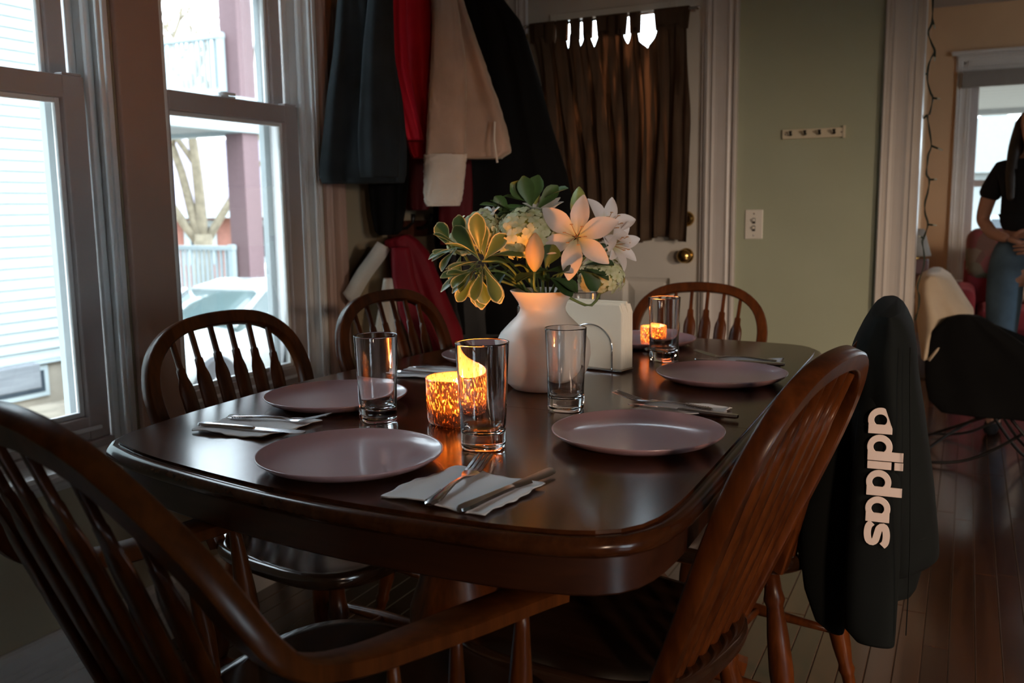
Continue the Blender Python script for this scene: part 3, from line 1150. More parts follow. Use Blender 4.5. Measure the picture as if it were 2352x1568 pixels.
# cars
def car(name, label, loc, rz):
    c = thing(name, label, 'car', loc, rz, None)
    L = 4.3
    st = [(-2.15, .42, .62, .66), (-2.05, .30, .74, .76), (-1.6, .24, .84, .82), (-1.0, .22, .90, .84), (-.6, .22, .93, .84), (.6, .22, .95, .84), (1.3, .22, .97, .83), (1.9, .28, .95, .78), (2.12, .38, .86, .70)]
    rg = []
    for x, zl, zh, hw in st:
        rg.append([(x, -hw, zl + .12), (x, -hw * .9, zl), (x, hw * .9, zl), (x, hw, zl + .12), (x, hw * 1.0, zh - .18), (x, hw * .93, zh - .04), (x, hw * .6, zh), (x, -hw * .6, zh), (x, -hw * .93, zh - .04), (x, -hw, zh - .18)])
    MB().rings(rg).build('body', 'car_paint', c, smooth=True, auto=40, sub=1)
    rg = []
    for x, z, hw in ((-.95, .90, .74), (-.30, 1.24, .60), (.15, 1.32, .58), (.85, 1.27, .57), (1.75, .95, .70)):
        rg.append([(x, -hw, z - .02), (x, -hw * .8, z + .03), (x, hw * .8, z + .03), (x, hw, z - .02), (x, hw * 1.05, .85), (x, -hw * 1.05, .85)])
    MB().rings(rg[0:]).build('greenhouse', 'car_glass', c, smooth=True, auto=40)
    rg = []
    for x, z, hw in ((-.34, 1.255, .59), (.15, 1.345, .58), (.85, 1.295, .57), (1.05, 1.24, .57)):
        rg.append([(x, -hw, z - .05), (x, -hw * .85, z + .02), (x, hw * .85, z + .02), (x, hw, z - .05)])
    MB().rings(rg).build('roof', 'car_paint', c, smooth=True, auto=40)
    for s in (-1, 1):
        mb = MB()
        mb.tube([(-.98, s * .76, .92), (-.32, s * .62, 1.25)], .035, 6)
        mb.build('pillar', 'car_paint', c)
        mb = MB()
        mb.tube([(.42, s * .80, .90), (.40, s * .60, 1.31)], .035, 6)
        mb.build('pillar', 'car_paint', c)
        mb = MB()
        mb.box((-.62, s * .86 - .06, .92), (-.50, s * .86 + .06, 1.02))
        mb.build('side_mirror', 'car_paint', c, bevel=.02)
        for x in (-1.35, 1.35):
            mb = MB().lathe([(.17, -.09), (.29, -.10), (.32, -.06), (.32, .06), (.29, .10), (.17, .09)], n=24)
            w_ = mb.build('wheel', 'tyre', c, smooth=True, auto=40)
            w_.location = (x, s * .76, .315)
            w_.rotation_euler = (R(90), 0, 0)
            h_ = MB().lathe([(.01, -.095), (.19, -.085), (.20, .0), (.19, .085), (.01, .095)], n=20).build('hubcap', 'steel', w_, smooth=True)
        mb = MB()
        mb.lathe([(.005, -.02), (.10, -.01), (.10, .04), (.01, .06)], n=14)
        h_ = mb.build('headlamp', 'sash_edge', c, smooth=True)
        h_.location = (-2.02, s * .56, .62)
        h_.rotation_euler = (0, R(-90), 0)
    return c


car('parked_car', 'pale silver car parked on the drive below the farther window', (-8.25, 9.0, GZ), R(90))
car('parked_car', 'white car parked beyond the porch post', (-12.6, 16.6, GZ + .25), R(60))

# beyond the living room window: porch roof and a grey gabled house
pr = thing('porch_roof', 'pale board porch ceiling outside the living room window', 'porch', (0, 7.9, 2.06))
for i in range(12):
    MB().box((-4, i * .26 + .012, 0), (7, (i + 1) * .26, .05 + .006 * (i % 2))).build('ceiling_board', 'porch_ceiling', pr)
MB().box((-4, 3.12, -.05), (7, 3.30, .10)).build('fascia', 'porch_ceiling', pr)
for px_ in (-1.6, 3.4):
    MB().box((px_ - .06, 3.15, -3.2), (px_ + .06, 3.27, -.04)).build('post', 'porch_white', pr)
gh = thing('gabled_house', 'pale grey gabled house across the street', 'house', (1.6, 30, -2.2))
MB().box((-3.2, 0, 0), (1.0, 6, 4.2)).build('wall', 'house_grey', gh)
MB().prism([(-3.6, 4.1), (1.4, 4.1), (-1.1, 5.9)], -.4, 6.4, lambda a, b, z: (a, z, b)).build('roof', 'house_grey', gh)
for x in (-2.4, -.6):
    f_ = MB().box((x - .5, -.08, 1.2), (x + .5, 0, 2.9)).build('window', 'porch_white', gh)
    MB().box((x - .4, -.11, 1.3), (x + .4, -.07, 2.8)).build('pane', 'dark_pane', f_)

# ================================================================== TABLE
outline = [(-1.207, 1.018), (-1.113, .982), (-.993, .954), (-.844, .928), (-.729, .916), (-.648, .913), (-.569, .914), (-.476, .918), (-.400, .930), (-.350, .950),
           (-.322, .983), (-.308, 1.03), (-.303, 1.10), (-.303, 1.20), (-.307, 1.45), (-.311, 1.68), (-.315, 1.90), (-.319, 2.15), (-.323, 2.32), (-.332, 2.395), (-.358, 2.440),
           (-.400, 2.462), (-.475, 2.474), (-.62, 2.486), (-.80, 2.488), (-.96, 2.474), (-1.07, 2.452), (-1.145, 2.410), (-1.185, 2.33), (-1.200, 2.22), (-1.215, 2.05), (-1.236, 1.87), (-1.256, 1.66),
           (-1.268, 1.47), (-1.267, 1.34), (-1.262, 1.23), (-1.252, 1.14), (-1.238, 1.06)]


def resample(poly, n):
    p = smooth_path([(x, y, 0) for x, y in poly + poly[:1]], n + 1)
    return [(q.x, q.y) for q in p[:-1]]


def offset(poly, d):
    n = len(poly)
    out = []
    for i in range(n):
        a, b = V(poly[i - 1]), V(poly[(i + 1) % n])
        t = (b - a).normalized()
        nrm = V((t.y, -t.x))
        out.append((poly[i][0] + nrm.x * d, poly[i][1] + nrm.y * d))
    return out


TOP = resample(outline, 150)
TC = (-.79, 1.70)
tbl = thing('dining_table', 'long dark oak dining table with rounded corners set for dinner', 'table', (TC[0], TC[1], 0))
TL = [(x - TC[0], y - TC[1]) for x, y in TOP]
ZT = .760


def clip_y(poly, lo, hi):
    def half(ps, keep, cut):
        res = []
        for i in range(len(ps)):
            a, b = ps[i], ps[(i + 1) % len(ps)]
            ka, kb = keep(a[1]), keep(b[1])
            if ka:
                res.append(a)
            if ka != kb:
                t = (cut - a[1]) / (b[1] - a[1])
                res.append((a[0] + (b[0] - a[0]) * t, cut))
        return res
    poly = half(poly, lambda y: y >= lo, lo)
    return half(poly, lambda y: y <= hi, hi)


# flat of the top, bullnose rim and the panels between the leaf joints
joints = [-2, -.205, .205, 2]
for a, b in zip(joints, joints[1:]):
    ps = clip_y(offset(TL, .0), a + .0006, b - .0006)
    MB().prism(ps, ZT - .020, ZT).build('tabletop', 'table_wood', tbl)
nose = [(.0005, ZT - .0045), (.004, ZT - .0055), (.009, ZT - .004), (.015, ZT - .006), (.0195, ZT - .011), (.021, ZT - .017), (.019, ZT - .023), (.014, ZT - .028), (.006, ZT - .031), (-.02, ZT - .031)]
MB().rings([[(x, y, z) for x, y in offset(TL, d)] for d, z in nose], cap0=False, cap1=False).build('rim', 'table_wood', tbl, smooth=True)
ap = [(-.003, ZT - .031), (-.003, ZT - .078), (-.006, ZT - .081), (-.022, ZT - .081), (-.022, ZT - .031)]
MB().rings([[(x, y, z) for x, y in offset(TL, d)] for d, z in ap], cap0=False, cap1=False).build('apron', 'table_apron', tbl, smooth=True, auto=40)
# twin pedestal with scrolled feet and stretcher
for s in (-1, 1):
    ped = MB().lathe([(.075, .16), (.080, .19), (.060, .22), (.066, .27), (.088, .36), (.086, .42), (.058, .50), (.050, .56), (.064, .60), (.078, .63), (.078, .672)], (0, s * .33, 0), 24).build('pedestal', 'chair_wood', tbl, smooth=True)
    for sx in (-1, 1):
        path = smooth_path([(sx * .03, s * .33, .27), (sx * .12, s * .345, .25), (sx * .22, s * .36, .15), (sx * .31, s * .375, .055), (sx * .37, s * .385, .032)], 14)
        MB().sweep(path, [(-.026, -.034), (.026, -.034), (.030, 0), (.026, .034), (-.026, .034), (-.030, 0)], scale=[1 - .35 * i / 13 for i in range(14)]).build('foot', 'chair_wood', tbl, smooth=True, auto=40)
    MB().box((-.30, s * .33 - .045, .672), (.30, s * .33 + .045, .728)).build('bearer', 'chair_wood', tbl, bevel=.005)
MB().box((-.025, -.30, .175), (.025, .30, .235)).build('stretcher', 'chair_wood', tbl, bevel=.008)

# ================================================================== CHAIRS
BOW = [(.165, 0), (.185, .1), (.21, .2), (.224, .28), (.22, .33), (.2, .375), (.16, .41), (.11, .43), (.055, .438), (0, .44)]


def turned(mb, p0, p1, prof, n=14):
    """turned member from p0 to p1; prof: (t, radius)"""
    p0, p1 = V(p0), V(p1)
    mb.tube([p0.lerp(p1, t) for t, r in prof], [r for t, r in prof], n, up=(1, 0.3, 0))


LEG = [(0, .014), (.10, .017), (.14, .021), (.17, .016), (.30, .021), (.45, .0235), (.62, .020), (.72, .015), (.75, .018), (.78, .014), (.90, .012), (1, .0115)]
STR = [(0, .007), (.25, .010), (.5, .014), (.75, .010), (1, .007)]


def seat_mesh(d0, d1, wf, wb, zt, th):
    """saddle seat: outline with rounded corners, dished top"""
    pts = []
    for i in range(48):
        a = 2 * pi * i / 48
        ca, sa = cos(a), sin(a)
        ex = math.copysign(abs(ca) ** .62, ca)
        ey = math.copysign(abs(sa) ** .62, sa)
        x = (d0 + d1) / 2 + (d1 - d0) / 2 * ex
        w = wb + (wf - wb) * (x - d0) / (d1 - d0)
        pts.append((x, w / 2 * ey))
    cx = (d0 + d1) / 2
    mb = MB()
    rg = []
    for s, z in ((.93, -th), (.985, -th * .75), (1, -th * .45), (.993, -th * .12), (.965, 0), (.90, -.003), (.70, -.009), (.45, -.012), (.2, -.012), (.03, -.011)):
        rg.append([(cx + (x - cx) * s, y * s, zt + z) for x, y in pts])
    return mb.rings(rg)


def spindle(mb, p0, p1, wmax, thin=.30):
    """flat arrow spindle from bow (p0) down to seat (p1)"""
    p0, p1 = V(p0), V(p1)
    st = [(0, .0058), (thin - .02, .0062), (thin, .0064), (thin + .006, .0100), (thin + .05, .0112), (thin + .09, wmax * .9), (thin + .12, wmax), (.62, wmax * .96), (.85, wmax * .74), (1, wmax * .55)]
    ct = [(1, 0), (.8, .75), (0, 1), (-.8, .75), (-1, 0), (-.8, -.75), (0, -1), (.8, -.75)]
    d = (p0 - p1).normalized()
    side = V((0, 1, 0))
    side = (side - d * side.dot(d)).normalized()
    nr = d.cross(side)
    rg = []
    for t, w in st:
        c = p0.lerp(p1, t)
        tk = .0060 if w < .012 else .0065
        rg.append([c + side * (a * w) + nr * (b * tk) for a, b in ct])
    mb.rings(rg)


def bow_point(half, H, y):
    """height on the hoop centre line at lateral y (upper branch)"""
    best = None
    for (w0, h0), (w1, h1) in zip(half, half[1:]):
        if (w0 - abs(y)) * (w1 - abs(y)) <= 0 and w0 != w1:
            t = (abs(y) - w0) / (w1 - w0)
            best = h0 + (h1 - h0) * t
    return best


def make_chair(name, label, group, wm=.226, top=.900, lean=.31):
    t = thing(name, label, 'chair', group=group)
    zs = .455
    H = top - zs - .012
    half = [(w / .224 * (wm - .013), h / .44 * H) for w, h in BOW]
    bx = lambda h: -.175 - lean * h
    seat_mesh(-.215, .225, .455, .385, zs, .036).build('seat', 'chair_seat', t, smooth=True, auto=60)
    pts = [(bx(h), w, zs + h) for w, h in half]
    path = smooth_path([(bx(-.02), half[0][0] - .003, zs - .018)] + pts + [(x, -y, z) for x, y, z in pts[-2::-1]] + [(bx(-.02), -half[0][0] + .003, zs - .018)], 64)
    prof = [(-.0150, -.011), (-.012, -.014), (.012, -.014), (.0150, -.011), (.0150, .011), (.012, .014), (-.012, .014), (-.0150, .011)]
    MB().sweep(path, prof, up=(1, 0, lean)).build('bow', 'chair_wood', t, smooth=True, auto=45)
    for k in range(6):
        y = -.135 + .054 * k
        h = bow_point(half, H, y)
        mb = MB()
        spindle(mb, (bx(h - .010), y, zs + h - .010), (bx(0) - .002, y * .80, zs - .012), .0198, .058 / h)
        mb.build('spindle', 'chair_wood', t, smooth=True, auto=50)
    ft = [(.215, .195), (.215, -.195), (-.225, .185), (-.225, -.185)]
    hd = [(.150, .150), (.150, -.150), (-.145, .130), (-.145, -.130)]
    mid = []
    for (fx, fy), (hx, hy) in zip(ft, hd):
        mb = MB()
        turned(mb, (hx, hy, zs - .030), (fx, fy, 0), LEG)
        mb.build('leg', 'chair_wood', t, smooth=True)
        mid.append(V((hx, hy, zs - .03)).lerp(V((fx, fy, 0)), .55))
    for a, b in ((0, 2), (1, 3)):
        mb = MB()
        turned(mb, mid[a], mid[b], STR, 10)
        mb.build('stretcher', 'chair_wood', t, smooth=True)
    mb = MB()
    turned(mb, (mid[0] + mid[2]) / 2, (mid[1] + mid[3]) / 2, STR, 10)
    mb.build('stretcher', 'chair_wood', t, smooth=True)
    return t


GC = 'bow back dining chairs around the table'
ch = make_chair('dining_chair', 'dark bow-back chair standing in front of the farther window', GC)
ch.location = (-1.178, 1.512, 0)
ch.rotation_euler = (0, 0, R(-5.4))
dup(ch, (-1.118, 2.075, 0), R(-6), 'bow-back chair with red and cream coats hanging right behind it', GC)
dup(ch, (-.748, 2.565, 0), R(-90), 'bow-back chair at the far end of the table before the green wall', GC).scale = (1, .955, .975)
c4 = make_chair('dining_chair', 'nearest orange brown bow-back chair on the table side away from the windows', GC, .226, .922, .40)
c4.location = (-.504, 1.36, 0)
c4.rotation_euler = (0, 0, R(171))
dup(ch, (-.425, 1.910, 0), R(168.5), 'bow-back chair mostly hidden under the dark jacket with lettering', GC)

# armchair in the foreground with a continuous arm
ac = thing('armchair', 'dark Windsor armchair with continuous curved arm at the near table end', 'chair', (-.728, .940, 0), R(80))
zs = .450
seat_mesh(-.235, .255, .56, .45, zs, .040).build('seat', 'chair_seat', ac, smooth=True, auto=60)
hp = [(.105, .275, .655), (.05, .268, .660), (-.09, .250, .668), (-.20, .241, .680), (-.27, .244, .705), (-.305, .241, .738), (-.325, .229, .772), (-.345, .203, .818), (-.365, .166, .860), (-.388, .115, .905), (-.402, .06, .928), (-.408, 0, .935)]
full = hp + [(x, -y, z) for x, y, z in hp[-2::-1]]
path = smooth_path(full, 90)
# section turns from flat on the arms to upright on the back
mb = MB()
rg = []
for i, p in enumerate(path):
    tn = (path[min(i + 1, 89)] - path[max(i - 1, 0)]).normalized()
    k = min(max((p.z - .67) / .10, 0), 1)
    upv = V((0, 0, 1)).lerp(V((.92, 0, .38)), k).normalized()
    u = (upv - tn * upv.dot(tn)).normalized()
    sd = tn.cross(u)
    e = min(i, 89 - i)
    wd = (.028 if e < 8 else .028 - .010 * min((e - 8) / 12, 1))
    tk = .0105 + .003 * k
    rg.append([p + sd * (a * wd) + u * (b * tk) for a, b in ((-1, -.7), (-.8, -1), (.8, -1), (1, -.7), (1, .7), (.8, 1), (-.8, 1), (-1, .7))])
mb.rings(rg)
mb.build('arm_bow', 'chair_wood', ac, smooth=True, auto=45)
for k in range(6):
    y = -.150 + .060 * k
    q = min(path[25:65], key=lambda p: abs(p.y - y) + (0 if p.z > .74 else 1))
    mb = MB()
    spindle(mb, (q.x + .002, y, q.z - .006), (-.205, y * .80, zs - .012), .021, .15)
    mb.build('spindle', 'chair_wood', ac, smooth=True, auto=50)
for s in (-1, 1):
    mb = MB()
    turned(mb, (.045, s * .272, .652), (.060, s * .252, zs - .022), [(0, .008), (.12, .010), (.45, .0155), (.62, .017), (.85, .010), (1, .009)], 12)
    mb.build('arm_post', 'chair_wood', ac, smooth=True)
    for xx in (-.055, -.150):
        mb = MB()
        turned(mb, (xx, s * (.253 + .07 * (xx + .055)), .664), (xx + .025, s * .228, zs - .022), [(0, .006), (.15, .008), (.5, .0125), (.65, .0135), (.9, .008), (1, .007)], 10)
        mb.build('arm_spindle', 'chair_wood', ac, smooth=True)
mid = []
for (hx, hy), (fx, fy) in (((.165, .165), (.225, .215)), ((.165, -.165), (.225, -.215)), ((-.16, .145), (-.25, .20)), ((-.16, -.145), (-.25, -.20))):
    mb = MB()
    turned(mb, (hx, hy, zs - .032), (fx, fy, 0), LEG)
    mb.build('leg', 'chair_wood', ac, smooth=True)
    mid.append(V((hx, hy, zs - .03)).lerp(V((fx, fy, 0)), .55))
for a, b in ((mid[0], mid[2]), (mid[1], mid[3]), ((mid[0] + mid[2]) / 2, (mid[1] + mid[3]) / 2)):
    mb = MB()
    turned(mb, a, b, STR, 10)
    mb.build('stretcher', 'chair_wood', ac, smooth=True)

# ================================================================== PLATES
GP = 'pink coupe plates laid on the table'
pl = thing('dinner_plate', 'pink plate at the near end of the table behind the fork and knife napkin', 'plate', (-.786, 1.062, ZT), 0, GP)
MB().lathe([(.0005, .0045), (.030, .0045), (.075, .0050), (.105, .0075), (.122, .0125), (.1315, .0185), (.1335, .0200), (.1348, .0195), (.1340, .0170), (.124, .0095), (.108, .0035), (.085, .0010), (.070, .0000), (.066, .0010), (.0005, .0012)], n=72).build('dish', 'plate_glaze', pl, smooth=True)
for (x, y, lb) in ((-.448, 1.352, 'pink plate in front of the nearest chair on the side away from the windows'),
                   (-1.062, 1.398, 'pink plate in front of the window chair behind the tall tumbler'),
                   (-.447, 1.898, 'pink plate nearest the dark jacket chair'),
                   (-.752, 2.322, 'pink plate at the far table end behind a tumbler and the napkin holder'),
                   (-.995, 1.945, 'pink plate half hidden behind the vase and candle tumbler')):
    dup(pl, (x, y, ZT), 0, lb, GP)

# ================================================================== TUMBLERS
GG = 'clear tumblers on the table'


def sq(r, z, a, k):
    """blend of circle and rounded square"""
    ca, sa = cos(a), sin(a)
    m = (abs(ca) ** 4 + abs(sa) ** 4) ** -.25
    f = 1 + (m - 1) * k
    return r * ca * f, r * sa * f


def tumbler_part(prof, n=48):
    rg = []
    for r, z in prof:
        k = max(0, min(1, (.060 - z) / .045)) * .75
        rg.append([(*sq(r, z, 2 * pi * i / n + .4, k), z) for i in range(n)])
    return MB().rings(rg)


gl = thing('tumbler', 'clear tumbler nearest the camera standing in front of the lit candle', 'glass', (-.652, 1.222, ZT), R(20), GG)
tumbler_part([(.0005, .0015), (.022, .0005), (.0285, .0005), (.0305, .003), (.0312, .008), (.0318, .030), (.0345, .080), (.0378, .1475), (.0382, .1495), (.0372, .1500), (.0362, .1480), (.0330, .080), (.0302, .032), (.0270, .0235), (.015, .0200), (.0005, .0190)]).build('vessel', 'tumbler_glass', gl, smooth=True)
gl.scale = (1.09, 1.09, 1.09)
for (x, y, rz, lb) in ((-.908, 1.312, 50, 'clear tumbler standing before the plate near the window chair'),
                       (-.638, 1.515, 5, 'clear tumbler standing right in front of the white vase'),
                       (-.632, 2.100, 70, 'clear tumbler beyond the napkin holder before the far chair'),
                       (-.842, 1.822, 30, 'clear tumbler peeking out behind the vase on the window side'),
                       (-.868, 2.175, 15, 'clear tumbler whose rim shows above the napkin holder')):
    dup(gl, (x, y, ZT), R(rz), lb, GG).scale = (1, 1, 1)

# ================================================================== CANDLE JARS
cj = thing('candle_jar', 'speckled mercury glass candle jar glowing in the middle of the table', 'candle', (-.772, 1.352, ZT))
MB().lathe([(.0005, .000), (.046, .000), (.050, .003), (.0515, .010), (.0530, .076), (.0530, .0785), (.0520, .0795), (.0508, .0785), (.0490, .012), (.044, .0065), (.0005, .0060)], n=56).build('jar', 'mercury_glass', cj, smooth=True)
MB().lathe([(.0005, .0065), (.034, .0065), (.0355, .009), (.0360, .034), (.0345, .0375), (.024, .0362), (.012, .0355), (.0005, .0355)], n=40).build('wax', 'wax', cj, smooth=True)
MB().tube([(0, 0, .035), (.001, 0, .042), (.002, .001, .047)], .0011, 6, up=(1, 0, 0)).build('wick', 'dark_hole', cj)
MB().lathe([(.0003, .044), (.0032, .047), (.0050, .052), (.0046, .058), (.0028, .066), (.0010, .073), (.0002, .076)], n=14).build('flame', 'flame', cj, smooth=True)
c2_ = dup(cj, (-.700, 2.235, ZT), 0, 'small glowing candle jar mostly hidden behind the napkin holder')
c2_.scale = (.62, .62, .78)
for (p, e) in (((-.772, 1.352, ZT + .058), 1.0), ((-.700, 2.235, ZT + .045), .25)):
    ld = bpy.data.lights.new('candle_light', 'POINT')
    ld.color = (1.0, .30, .05)
    ld.energy = .85 * e
    ld.shadow_soft_size = .010
    lo_ = bpy.data.objects.new('candle_light', ld)
    lo_.location = p
    COL.objects.link(lo_)

# ================================================================== VASE
va = thing('flower_vase', 'matte white bulbous vase with flared neck holding the bouquet', 'vase', (-.757, 1.680, ZT))
MB().lathe([(.0005, .0), (.050, .0), (.062, .003), (.078, .020), (.091, .050), (.0965, .080), (.0945, .105), (.085, .127), (.068, .147), (.053, .163), (.0465, .174), (.0455, .182), (.049, .194), (.0575, .208), (.0645, .219), (.0650, .2205), (.0635, .2210), (.0555, .208), (.046, .193), (.042, .182), (.043, .172), (.06, .150), (.080, .125), (.088, .08), (.08, .03), (.05, .012), (.0005, .010)], n=64).build('body', 'vase_ceramic', va, smooth=True).scale = (1, 1, .905)

# ================================================================== NAPKIN HOLDER
nr_ = R(-11)
nhd = thing('napkin_holder', 'chrome wire napkin holder beside the vase', 'napkin holder', (-.741, 1.936, ZT), nr_)
MB().box((-.082, -.027, .002), (.082, .027, .006)).build('base', 'chrome', nhd, bevel=.002)
for s in (-1, 1):
    y = s * .0262
    mb = MB()
    mb.tube([(.058, y, .002)] + [(.058 * cos(a), y, .052 + .052 * sin(a)) for a in [pi * i / 24 for i in range(25)]] + [(-.058, y, .002)], .0017, 8, up=(0, 1, 0))
    mb.build('wire_arch', 'chrome', nhd, smooth=True)
for i in range(7):
    y = -.0210 + i * .0070
    h = .143 + .003 * ((i * 5) % 3) - .002 * (i % 2)

    def fn(u, v, s, y=y, h=h):
        return (-.080 + .160 * u + .0012 * sin(9 * v + i), y + s * .0028 + .0015 * sin(3.3 * u + i) * v, .0065 + h * v)
    mb = MB()
    rg = []
    for v in [k / 8 for k in range(9)]:
        e = .006 * max(0, (v - .9) / .1) ** 2
        rg.append([(-.080 + e, y - .0031, .0065 + h * v), (.080 - e, y - .0031, .0065 + h * v), (.082 - e, y, .0065 + h * v), (.080 - e, y + .0031, .0065 + h * v), (-.080 + e, y + .0031, .0065 + h * v), (-.082 + e, y, .0065 + h * v)])
    mb.rings(rg)
    o = mb.build('folded_napkin', 'paper_stack', bevel=.0012)
    o.location = (-.741, 1.936, ZT)
    o.rotation_euler = (0, 0, nr_)
    tag(o, 'one of the folded white paper napkins standing in the chrome holder', 'napkin', 'paper napkins standing in the holder')

# ================================================================== PLACE NAPKINS AND CUTLERY
GN = 'white paper napkins under the cutlery'


def napkin(cor, label, seed, lift=()):
    rnd = random.Random(seed)
    c = [V((x, y, 0)) for x, y in cor]
    ctr = sum(c, V((0, 0, 0))) / 4
    ph = [rnd.uniform(0, 6) for _ in range(4)]

    def fn(u, v):
        p = c[0].lerp(c[1], u).lerp(c[3].lerp(c[2], u), v)
        e = max(abs(u - .5), abs(v - .5)) * 2
        sc = .0016 * sin(9 * v * pi + ph[0]) * (abs(u - .5) > .47) + .0016 * sin(9 * u * pi + ph[1]) * (abs(v - .5) > .47)
        d = (p - ctr).normalized()
        p = p + d * sc
        z = .0016 + .0010 * (1 + sin(7 * u + ph[2]) * sin(5 * v + ph[3])) + .004 * max(0, e - .86) / .14 * (.5 + .5 * sin(8 * (u + v) + ph[1]))
        return (p.x - ctr.x, p.y - ctr.y, z)
    o = MB().grid(fn, 30, 30).build('paper_napkin', 'paper', smooth=True, solid=.0016)
    o.location = (ctr.x, ctr.y, ZT)
    return tag(o, label, 'napkin', GN)


napkin([(-.655, .945), (-.497, .930), (-.480, 1.068), (-.632, 1.096)], 'white paper napkin beside the near end plate under fork and knife', 1)
napkin([(-1.144, 1.109), (-.998, 1.116), (-.985, 1.252), (-1.160, 1.222)], 'white paper napkin by the window side table corner under shiny cutlery', 2)
napkin([(-1.118, 1.665), (-.985, 1.665), (-.985, 1.800), (-1.128, 1.800)], 'white paper napkin behind the candle on the window side', 3)
napkin([(-.520, 1.528), (-.366, 1.556), (-.362, 1.628), (-.512, 1.628)], 'white paper napkin behind the plate of the nearest chair', 4)
napkin([(-.515, 2.085), (-.366, 2.095), (-.370, 2.182), (-.512, 2.172)], 'white paper napkin behind the plate next to the jacket chair', 5)

GF, GK = 'steel dinner forks', 'steel table knives'
FZ = [(0, .0030), (.03, .0042), (.07, .0075), (.105, .0062), (.125, .0040), (.145, .0055), (.165, .0100), (.192, .0165)]


def fz(x):
    for (a, za), (b, zb) in zip(FZ, FZ[1:]):
        if a <= x <= b:
            return za + (zb - za) * (x - a) / (b - a)
    return FZ[-1][1]


def make_fork():
    t = thing('fork', 'steel fork lying on the napkin at the near end of the table', 'fork', (0, 0, 0), 0, GF)
    st = [(0, .0050, .0016), (.006, .0085, .0019), (.018, .0098, .0020), (.045, .0070, .0020), (.075, .0042, .0020), (.100, .0034, .0020), (.115, .0042, .0018), (.124, .0090, .0014), (.132, .0120, .0012), (.142, .0125, .0011)]
    rg = []
    for x, w, tk in st:
        z = fz(x)
        rg.append([(x, -w, z), (x, -w * .6, z - tk), (x, w * .6, z - tk), (x, w, z), (x, w * .6, z + tk), (x, -w * .6, z + tk)])
    MB().rings(rg).build('handle', 'steel', t, smooth=True, auto=50)
    for k in range(4):
        y = -.0100 + k * .00667
        rg = []
        for x in (.1415, .150, .165, .180, .190, .193):
            w = .0021 if x < .185 else .0013
            z = fz(min(x, .192))
            yy = y * (1 - .02 * (x - .14) / .05)
            rg.append([(x, yy - w, z - .0009), (x, yy + w, z - .0009), (x, yy + w, z + .0009), (x, yy - w, z + .0009)])
        MB().rings(rg).build('tine', 'steel', t)
    # beaded pattern near the end of the handle
    mb = MB()
    for k in range(9):
        x = .010 + k * .0045
        for s in (-1, 1):
            w = .0085 - .00035 * k
            mb.tube([(x, s * w, fz(x) + .0012), (x + .0028, s * w, fz(x) + .0012)], .0009, 5)
    mb.build('handle_beading', 'steel', t)
    return t


def make_knife():
    t = thing('table_knife', 'steel knife lying on the napkin at the near end of the table', 'knife', (0, 0, 0), 0, GK)
    st = [(0, .0045, .0028), (.004, .0075, .0034), (.016, .0082, .0034), (.05, .0062, .0034), (.085, .0052, .0034), (.104, .0055, .0032), (.110, .0045, .0026)]
    rg = []
    for x, w, tk in st:
        z = .0040
        rg.append([(x, -w, z), (x, -w * .65, z - tk), (x, w * .65, z - tk), (x, w, z), (x, w * .65, z + tk), (x, -w * .65, z + tk)])
    MB().rings(rg).build('handle', 'steel', t, smooth=True, auto=50)
    rg = []
    for x, a, b in ((.108, -.0045, .0045), (.118, -.0062, .0060), (.150, -.0085, .0068), (.180, -.0098, .0072), (.196, -.0090, .0075), (.203, -.0050, .0066), (.206, .000, .0040)):
        rg.append([(x, a, .0040), (x, (a + b) / 2, .0029), (x, b, .0027), (x, b, .0053), (x, (a + b) / 2, .0051)])
    MB().rings(rg).build('blade', 'steel', t, smooth=True, auto=30)
    return t


def lay_item(o, x, y, tx, ty, z=.0032):
    o.location = (x, y, ZT + z)
    o.rotation_euler = (0, 0, atan2(ty - y, tx - x))


fk = make_fork()
lay_item(fk, -.574, .930, -.596, 1.125, .0035)
kn = make_knife()
lay_item(kn, -.530, .926, -.495, 1.125, .0030)
kn.rotation_euler = (R(12), 0, kn.rotation_euler[2])
for (x, y, tx, ty, lb) in ((-1.148, 1.204, -.972, 1.236, 'steel fork on the napkin by the window side table corner'),
                           (-1.122, 1.770, -.93, 1.775, 'steel fork on the napkin behind the candle'),
                           (-.388, 1.585, -.582, 1.612, 'steel fork whose tines show behind the nearest chair plate'),
                           (-.378, 2.145, -.57, 2.150, 'steel fork on the napkin next to the jacket chair')):
    o = dup(fk, (0, 0, 0), 0, lb, GF)
    lay_item(o, x, y, tx, ty, .0035)
for (x, y, tx, ty, lb) in ((-1.155, 1.140, -.966, 1.161, 'steel knife on the napkin by the window side table corner'),
                           (-1.122, 1.700, -.93, 1.705, 'steel knife on the napkin behind the candle'),
                           (-.334, 1.545, -.530, 1.572, 'steel knife lying behind the nearest chair plate'),
                           (-.352, 2.098, -.545, 2.105, 'steel knife on the napkin next to the jacket chair')):
    o = dup(kn, (0, 0, 0), 0, lb, GK)
    lay_item(o, x, y, tx, ty, .0030)

# crinkled ribbon hanging at the table corner
rb = MB()
pr_ = smooth_path([(0, 0, 0), (-.006, .004, -.012), (.004, -.002, -.022), (-.004, .002, -.034), (.003, 0, -.046), (-.002, .003, -.058), (.004, -.002, -.070), (.001, 0, -.085)], 40)
rb.sweep(pr_, [(-.0035, -.0006), (.0035, -.0006), (.0035, .0006), (-.0035, .0006)], up=(1, 0, 0))
o = rb.build('ribbon', 'paper')
o.location = (-1.222, 1.008, ZT - .034)
tag(o, 'thin crinkled pale ribbon hanging under the table corner by the window', 'ribbon')

